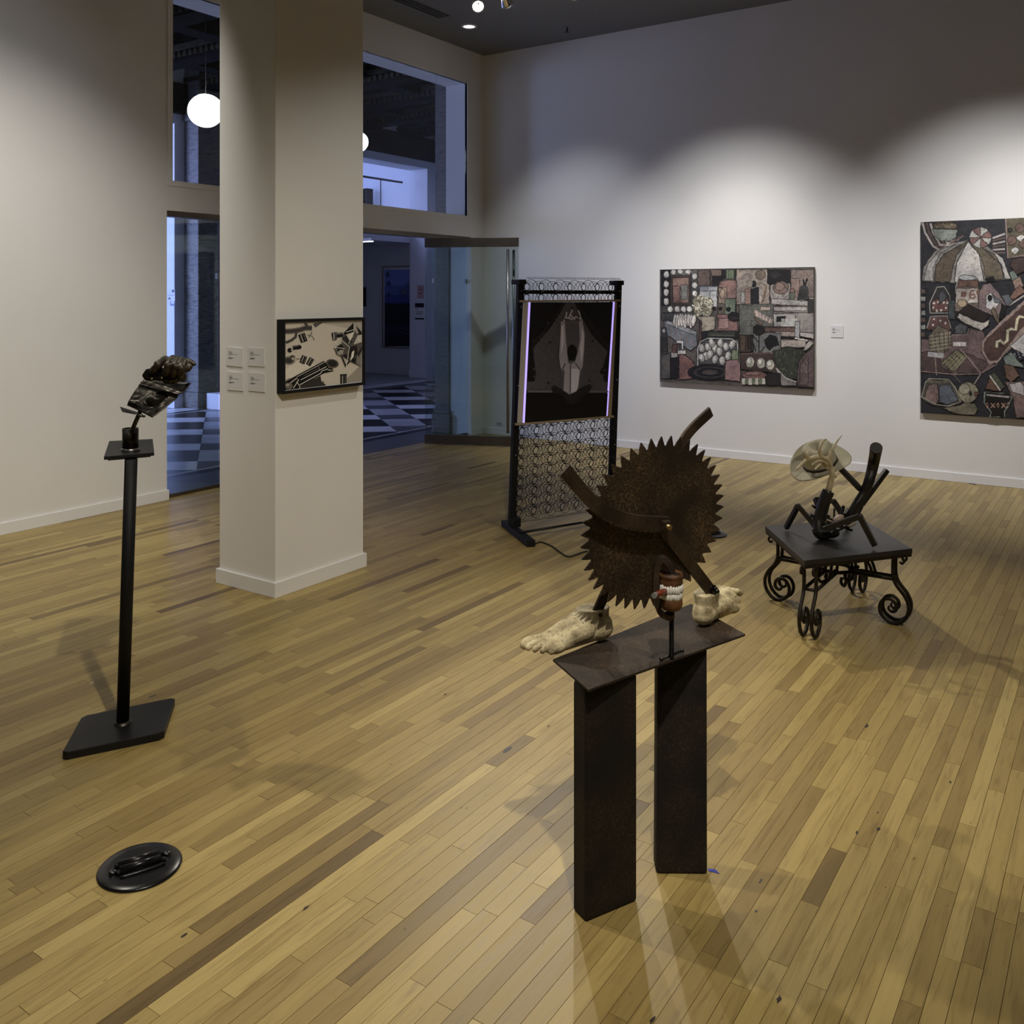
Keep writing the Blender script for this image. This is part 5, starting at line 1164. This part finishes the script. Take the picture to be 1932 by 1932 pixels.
# ice-cream sandwich, pink float
P_([(595, 920), (600, 760), (640, 690), (700, 680), (770, 760), (840, 870), (790, 1000), (700, 960)], (124, 98, 96)); P_([(660, 900), (665, 790), (700, 765), (780, 860), (720, 930)], (186, 182, 178)); E_(697, 812, 20, 26, (24, 22, 24)); P_([(720, 780), (800, 840), (790, 860), (740, 850)], (96, 100, 108)); P_([(655, 645), (725, 615), (740, 665), (670, 670)], (22, 20, 22))
P_([(800, 860), (845, 890), (815, 1000), (780, 990)], (22, 22, 26)); P_([(705, 930), (730, 890), (780, 1000), (775, 1060)], (108, 88, 58))
P_([(390, 985), (420, 930), (690, 1000), (690, 1060), (610, 1110), (480, 1060)], (28, 24, 24)); P_([(400, 985), (425, 950), (640, 1030), (690, 1000), (685, 1050), (620, 1100), (500, 1050)], (172, 162, 146)); P_([(410, 940), (505, 865), (695, 965), (625, 1035)], (38, 28, 25))
# ground plane shapes
P_([(85, 1180), (160, 1180), (370, 1140), (500, 1130), (520, 1080), (640, 1110), (660, 1190), (620, 1300), (690, 1390), (740, 1400), (610, 1485), (380, 1490), (85, 1460)], (104, 78, 76)); P_([(85, 1290), (250, 1280), (260, 1420), (370, 1480), (85, 1460)], (72, 52, 50)); P_([(480, 1300), (690, 1390), (610, 1480), (400, 1480)], (84, 62, 60)); L_([(85, 1462), (380, 1492), (610, 1485), (760, 1400)], 10, (128, 100, 92)); L_([(355, 1140), (495, 1135), (510, 1080)], 10, (130, 108, 100)); P_([(390, 1060), (440, 1030), (500, 1070), (485, 1130), (385, 1130)], (74, 76, 80))
# hot dog
P_([(630, 1300), (625, 1200), (680, 1130), (1000, 830), (1300, 560), (1400, 700), (1000, 1130), (760, 1390), (690, 1395)], (150, 122, 108)); P_([(640, 1290), (640, 1210), (690, 1150), (1000, 870), (1290, 640), (1340, 730), (980, 1080), (770, 1360), (700, 1375)], (82, 52, 42)); L_([(757, 1250), (760, 1200), (790, 1190), (820, 1215), (850, 1190), (855, 1100), (890, 1085), (925, 1095), (940, 1000), (960, 975), (1010, 985), (1060, 880), (1120, 880)], 25, (190, 182, 130)); L_([(860, 880), (1000, 790), (1200, 640)], 17, (156, 146, 142))
# folding chair
P_([(150, 1150), (235, 1050), (350, 1110), (345, 1240), (280, 1310), (170, 1280)], (104, 92, 68)); P_([(260, 1385), (400, 1270), (490, 1330), (380, 1470), (330, 1450)], (110, 104, 62))
for k in range(5): L_([(160+k*42, 1130-k*8), (185+k*36, 1300-k*4)], 8, (66, 54, 40)); L_([(160, 1150+k*32), (350, 1120+k*32)], 8, (142, 130, 98)); L_([(275+k*35, 1375-k*24), (350+k*33, 1460-k*30)], 8, (62, 58, 32)); L_([(270+k*28, 1400+k*14), (400+k*22, 1285+k*12)], 7, (142, 136, 92))
L_([(370, 1220), (485, 1222)], 36, (184, 178, 166)); L_([(145, 1310), (285, 1325)], 44, (150, 148, 146)); L_([(210, 1345), (222, 1500)], 9, (132, 110, 98)); L_([(435, 1265), (510, 1350), (615, 1480)], 11, (140, 116, 104)); L_([(615, 1485), (555, 1580)], 9, (150, 130, 116)); L_([(370, 1490), (430, 1560)], 8, (100, 84, 70))
# shorts, duck, cup, others
P_([(90, 1690), (125, 1560), (150, 1530), (240, 1545), (330, 1535), (390, 1610), (435, 1730), (330, 1770), (250, 1740), (200, 1770), (100, 1720)], (70, 66, 58)); P_([(115, 1700), (150, 1580), (230, 1570), (245, 1700), (215, 1755)], (122, 92, 84)); P_([(245, 1590), (340, 1580), (415, 1720), (330, 1760), (250, 1735)], (74, 84, 98)); L_([(90, 1690), (125, 1560), (155, 1528), (330, 1535), (390, 1610), (437, 1735), (330, 1772), (215, 1758), (90, 1690)], 10, (140, 130, 110)); L_([(135, 1545), (240, 1560), (330, 1548)], 24, (98, 92, 66))
P_([(270, 1790), (430, 1765), (480, 1740), (560, 1745), (592, 1800), (560, 1850), (400, 1840)], (112, 104, 74)); E_(500, 1650, 90, 92, (132, 124, 92)); E_(470, 1620, 50, 50, (150, 142, 108)); E_(524, 1662, 13, 24, (22, 20, 20)); P_([(560, 1640), (605, 1660), (565, 1690)], (110, 64, 44))
P_([(640, 1645), (890, 1660), (900, 1700), (830, 1830), (830, 1870), (690, 1870), (700, 1830), (640, 1740)], (122, 134, 122)); P_([(660, 1655), (875, 1668), (880, 1710), (815, 1820), (820, 1862), (705, 1862), (715, 1825), (655, 1735)], (22, 18, 18)); L_([(665, 1672), (870, 1692)], 17, (150, 144, 136))
OR = (166, 112, 78)
for x in (673, 770, 855): P_([(x, 1735), (x+13, 1762), (x, 1792), (x-13, 1762)], OR); E_(x, 1763, 5, 10, (30, 24, 22))
for x in (722, 818): L_([(x-18, 1745), (x+18, 1785)], 10, OR); L_([(x+18, 1745), (x-18, 1788)], 10, OR)
P_([(650, 1620), (700, 1500), (790, 1600), (780, 1640)], (96, 60, 44)); P_([(700, 1490), (740, 1470), (830, 1600), (790, 1640)], (70, 74, 52)); L_([(695, 1500), (790, 1635)], 12, (176, 172, 164))
P_([(820, 1400), (900, 1410), (960, 1500), (880, 1560), (840, 1520)], (110, 74, 50)); P_([(830, 1560), (1000, 1550), (1100, 1600), (1100, 1860), (930, 1880), (900, 1700)], (118, 88, 80)); P_([(860, 1580), (960, 1555), (1000, 1600), (1000, 1680), (900, 1650)], (168, 160, 154))
P_([(865, 1320), (960, 1240), (1040, 1330), (930, 1390)], (28, 28, 44))
for k in range(12): E_(885+(k % 4)*30+(k//4)*8, 1330-(k % 4)*20+(k//4)*24, 6, 10, (150, 150, 158))
P_([(870, 1240), (1000, 1130), (1060, 1200), (1000, 1310), (940, 1280)], (170, 166, 162)); P_([(815, 1340), (880, 1290), (1000, 1420), (990, 1430), (830, 1400)], (104, 120, 108))
P_([(865, 590), (910, 570), (960, 640), (900, 660)], (104, 118, 106)); P_([(895, 660), (960, 620), (1000, 700), (930, 760)], (150, 114, 92)); P_([(875, 800), (960, 690), (1010, 760), (900, 830)], (128, 84, 60)); P_([(800, 790), (870, 780), (900, 840), (860, 890), (830, 850)], (90, 94, 102)); P_([(890, 470), (1000, 450), (1020, 570), (940, 600), (880, 530)], (72, 46, 38))
# beyond the photograph's edge the picnic goes on
rz = random.Random(9)
for k in range(46):
    x = rz.uniform(1120, 2150); y = rz.uniform(160, 1780); E_(x, y, rz.uniform(40, 120), rz.uniform(30, 90), ((104, 78, 76), (150, 146, 138), (86, 70, 46), (74, 84, 98), (122, 134, 122), (92, 56, 50), (36, 36, 44))[k % 7], rz.uniform(0, 180), 12)
A.build('paint', 'oil_paint', pt)

# ================================================================== LABEL CARDS, OUTLET
def card_y(px0, py0, px1, py1, Y, lab, grp, lines, rot=0):
    a, b = ony(px0, py0, Y-.006), ony(px1, py1, Y-.006); c = (a+b)/2; hx, hz = (b.x-a.x)/2, (a.z-b.z)/2
    t = thing('label_card', lab, 'label', (c.x, Y-.006, c.z-hz), grp)
    ex = Vector((math.cos(rot), 0, math.sin(rot))); ez = Vector((-math.sin(rot), 0, math.cos(rot)))
    MB().obox(Vector((c.x, Y-.0032, c.z)), ex*hx, Vector((0, .003, 0)), ez*hz).build('card', 'card', t)
    A = Art(lambda u, v: Vector((c.x, Y-.0063, c.z))+ex*(hx*(2*u-1))+ez*(hz*(1-2*v)), (0, -1, 0), .00003)
    for u0, u1, v in lines: A.rect(u0, v, u1, v+.020, (58, 54, 54))
    A.build('printed_lines', 'print', t); return t
LN = [(.14, .30, .22), (.14, .36, .28), (.14, .32, .32), (.14, .68, .36), (.14, .30, .42), (.14, .44, .55), (.14, .40, .58), (.14, .30, .61)]
CY = cb[0][1]
for i, (x0, y0, x1, y1, lab, ro) in enumerate(((427, 655, 457, 692, 'white label card on the column, upper of the pair away from the framed photo', -.03), (467.5, 656, 498.5, 692, 'white label card on the column, upper of the pair beside the framed photo', 0),
        (428, 701, 458, 738, 'white label card on the column, lower of the pair away from the framed photo', .0), (468.5, 703, 499.5, 740, 'white label card on the column, lower of the pair beside the framed photo', -.012))):
    card_y(x0, y0, x1, y1, CY, lab, 'label cards on the column', [(a, b+.03*((i*7+k) % 3), v) for k, (a, b, v) in enumerate(LN)], ro)
card_y(1567.5, 614, 1591, 637, YB, 'small white label card on the back wall between the two paintings', None, LN)
a, b = ony(936.5, 793, YB), ony(950, 805, YB); c = (a+b)/2
t = thing('wall_outlet', 'white electrical wall outlet seen through the open glass door', 'outlet', (c.x, YB-.004, c.z-.035))
MB().box((c.x-.057, YB-.006, c.z-.035), (c.x+.057, YB-.0005, c.z+.035)).build('plate', 'plastic_white', t, bevel=.002)
for s in (-1, 1):
    MB().lathe([(0, .003), (.015, .003), (.017, 0)], (c.x+s*.02, YB-.006, c.z), 16, (0, -1, 0)).build('socket', 'cream_bar', t)
    for q in (-1, 1): MB().box((c.x+s*.02+q*.006-.0012, YB-.0098, c.z-.005), (c.x+s*.02+q*.006+.0012, YB-.0088, c.z+.006)).build('slot', 'rubber', t)

# ================================================================== FRAMED PHOTOGRAPH ON THE COLUMN
XC = cb[1][0]; XFp = XC+.052
def zc(x, y): return 410+x/6.44, 580+y/6.44
tl, tr_, brq, bl = [onx(*zc(*p), XFp) for p in ((800, 146), (1797, 122), (1800, 945), (800, 1050))]
y0, y1, z0, z1 = (tl.y+bl.y)/2, (tr_.y+brq.y)/2, (bl.z+brq.z)/2, (tl.z+tr_.z)/2
t = thing('framed_photograph', 'black framed high-contrast photograph of gun parts and crystal on the column', 'picture', (XC+.026, (y0+y1)/2, z0))
fwid = .017
MB().box((XC, y0, z0), (XFp, y0+fwid, z1)).box((XC, y1-fwid, z0), (XFp, y1, z1)).box((XC, y0+fwid, z1-fwid), (XFp, y1-fwid, z1)).box((XC, y0+fwid, z0), (XFp, y1-fwid, z0+fwid)).build('frame', 'black_paint', t)
XI = XFp-.012
MB().box((XC, y0+fwid, z0+fwid), (XI, y1-fwid, z1-fwid)).build('mount', 'mat_white', t)
yl, yh, zl, zh_ = y0+fwid+.006, y1-fwid-.006, z0+fwid+.006, z1-fwid-.006
def cvt(x, y):
    p = onx(*zc(x, y), XI+.0006); return Vector((p.x, min(max(p.y, yl), yh), min(max(p.z, zl), zh_)))
A = Art(cvt, (1, 0, 0), .00005, gain=2.5, sat=.6); R, E_, L_, P_ = A.rect, A.ell, A.line, A.poly
K1 = (10, 9, 9); CRM = (150, 140, 122)
R(780, 120, 1830, 1060, (146, 137, 120)); P_([(1250, 130), (1830, 120), (1830, 320), (1600, 260)], (128, 119, 103)); P_([(1830, 680), (1830, 1000), (1500, 1000), (1640, 800)], (112, 104, 90)); P_([(780, 900), (960, 800), (1300, 900), (1300, 1050), (780, 1050)], (96, 88, 76)); P_([(780, 760), (1000, 640), (1200, 700), (1000, 850), (780, 870)], (158, 149, 131))
# blurred cable loop
for w_, c in ((74, (110, 101, 87)), (56, (74, 67, 58)), (38, (44, 40, 36))):
    L_([(820, 292), (900, 290), (1000, 275), (1070, 250), (1150, 250)], w_, c); L_([(1080, 260), (1085, 215), (1065, 190)], w_*.6, c); L_([(960, 300), (950, 360), (900, 400), (830, 430)], w_*.55, c)
L_([(1090, 330), (1150, 350), (1180, 400)], 12, (84, 76, 66)); L_([(1150, 300), (1110, 370)], 14, (84, 76, 66))
for r, c in ((1.15, (104, 95, 82)), (.9, (60, 54, 48)), (.6, (34, 31, 28))): E_(870, 645, 66*r, 46*r, c); E_(910, 605, 34*r, 24*r, c)
E_(918, 622, 20, 17, (120, 112, 98)); L_([(950, 625), (1010, 625)], 9, (70, 64, 56))
def casing(x0, y0, x1, y1, w_):
    L_([(x0, y0), (x1, y1)], w_, K1); dx, dy = x1-x0, y1-y0; l = math.hypot(dx, dy); nx, ny = -dy/l, dx/l
    for o_, c in ((-.28, (92, 86, 76)), (.12, (170, 163, 148)), (.30, (60, 56, 50))): L_([(x0+nx*w_*o_+dx*.06, y0+ny*w_*o_+dy*.06), (x1+nx*w_*o_-dx*.08, y1+ny*w_*o_-dy*.08)], w_*.07, c)
casing(1175, 222, 1265, 160, 52); casing(1020, 320, 1055, 420, 84); casing(1060, 590, 1025, 680, 66); casing(1150, 618, 1100, 700, 62); casing(1530, 815, 1530, 932, 76); L_([(1488, 822), (1572, 816)], 17, K1)
L_([(915, 492), (1000, 480)], 50, K1); E_(998, 482, 22, 24, K1); E_(877, 520, 28, 28, K1); L_([(905, 478), (985, 466)], 6, (96, 90, 80)); L_([(895, 480), (910, 500), (890, 522)], 7, (150, 143, 128))
# revolver frame
P_([(830, 900), (950, 830), (1290, 650), (1330, 690), (1350, 730), (1400, 740), (1405, 775), (1290, 800), (1010, 950), (1000, 1000), (820, 1010)], K1)
for r, c in ((1., (58, 52, 46)), (.75, (26, 23, 21))): E_(1395, 680, 78*r, 52*r, c, 12)
P_([(1010, 950), (1250, 830), (1260, 900), (1320, 950), (1010, 1000)], (34, 30, 27))
for p, w_, c in (([(960, 845), (1295, 668)], 7, (140, 133, 118)), ([(1010, 880), (1320, 720)], 6, (176, 169, 154)), ([(1000, 940), (1250, 800), (1270, 770), (1340, 745)], 7, (186, 179, 164)), ([(1230, 720), (1235, 770)], 6, (120, 113, 100)), ([(880, 920), (960, 860), (985, 880), (920, 980)], 9, (160, 153, 138)), ([(960, 900), (1000, 960), (990, 990)], 8, (150, 143, 128)), ([(1050, 830), (1210, 745)], 5, (84, 78, 70)), ([(1340, 760), (1390, 762)], 8, (150, 143, 130))): L_(p, w_, c)
E_(865, 955, 46, 40, (78, 70, 62)); E_(850, 940, 24, 18, (118, 108, 96))
# crystal shard
P_([(1410, 485), (1510, 395), (1530, 310), (1665, 170), (1765, 290), (1765, 500), (1740, 720), (1610, 660), (1550, 725), (1500, 600), (1445, 575)], (60, 55, 49))
for pts, c in (([(1530, 310), (1665, 175), (1650, 290), (1560, 340)], K1), ([(1665, 175), (1765, 290), (1690, 320), (1655, 260)], (122, 115, 102)), ([(1680, 220), (1760, 300), (1740, 400)], (20, 18, 17)), ([(1410, 485), (1500, 400), (1510, 470), (1450, 520)], (134, 127, 112)), ([(1430, 490), (1500, 440), (1540, 500), (1470, 540)], K1), ([(1510, 370), (1580, 340), (1640, 420), (1590, 450)], (24, 22, 20)), ([(1560, 330), (1650, 300), (1640, 360), (1600, 400)], (150, 143, 128)), ([(1590, 480), (1690, 460), (1700, 560), (1640, 640), (1590, 590)], (16, 14, 13)), ([(1700, 340), (1765, 330), (1760, 420), (1650, 450)], (142, 134, 118)), ([(1500, 600), (1560, 560), (1610, 660), (1550, 725)], (24, 21, 20)), ([(1520, 600), (1590, 650), (1555, 690)], (130, 123, 108)), ([(1610, 640), (1690, 610), (1690, 680), (1640, 670)], K1), ([(1690, 600), (1765, 500), (1740, 720), (1680, 670)], (92, 85, 75)), ([(1700, 560), (1765, 470), (1765, 520), (1710, 610)], (24, 21, 20)), ([(1630, 540), (1660, 520), (1650, 600), (1610, 650)], (164, 157, 142)), ([(1450, 540), (1530, 510), (1520, 570), (1460, 580)], (112, 105, 92))): P_(pts, c)
for p in ([(1560, 300), (1650, 270)], [(1600, 330), (1640, 310), (1600, 380)], [(1655, 180), (1655, 300), (1590, 440)], [(1410, 485), (1540, 500)], [(1500, 400), (1600, 480), (1560, 720)], [(1700, 390), (1730, 400)], [(1640, 560), (1630, 620)], [(1480, 520), (1510, 530)]): L_(p, 6, (176, 169, 154))
L_([(1390, 355), (1440, 345)], 92, K1); L_([(1410, 315), (1412, 395)], 8, (190, 184, 170)); L_([(1432, 315), (1434, 395)], 5, (110, 104, 92)); L_([(1440, 340), (1520, 328)], 52, K1); L_([(1445, 325), (1520, 314)], 6, (120, 113, 100)); L_([(1390, 312), (1450, 304)], 10, (60, 55, 50))
A.build('photo_print', 'photo_print', t)
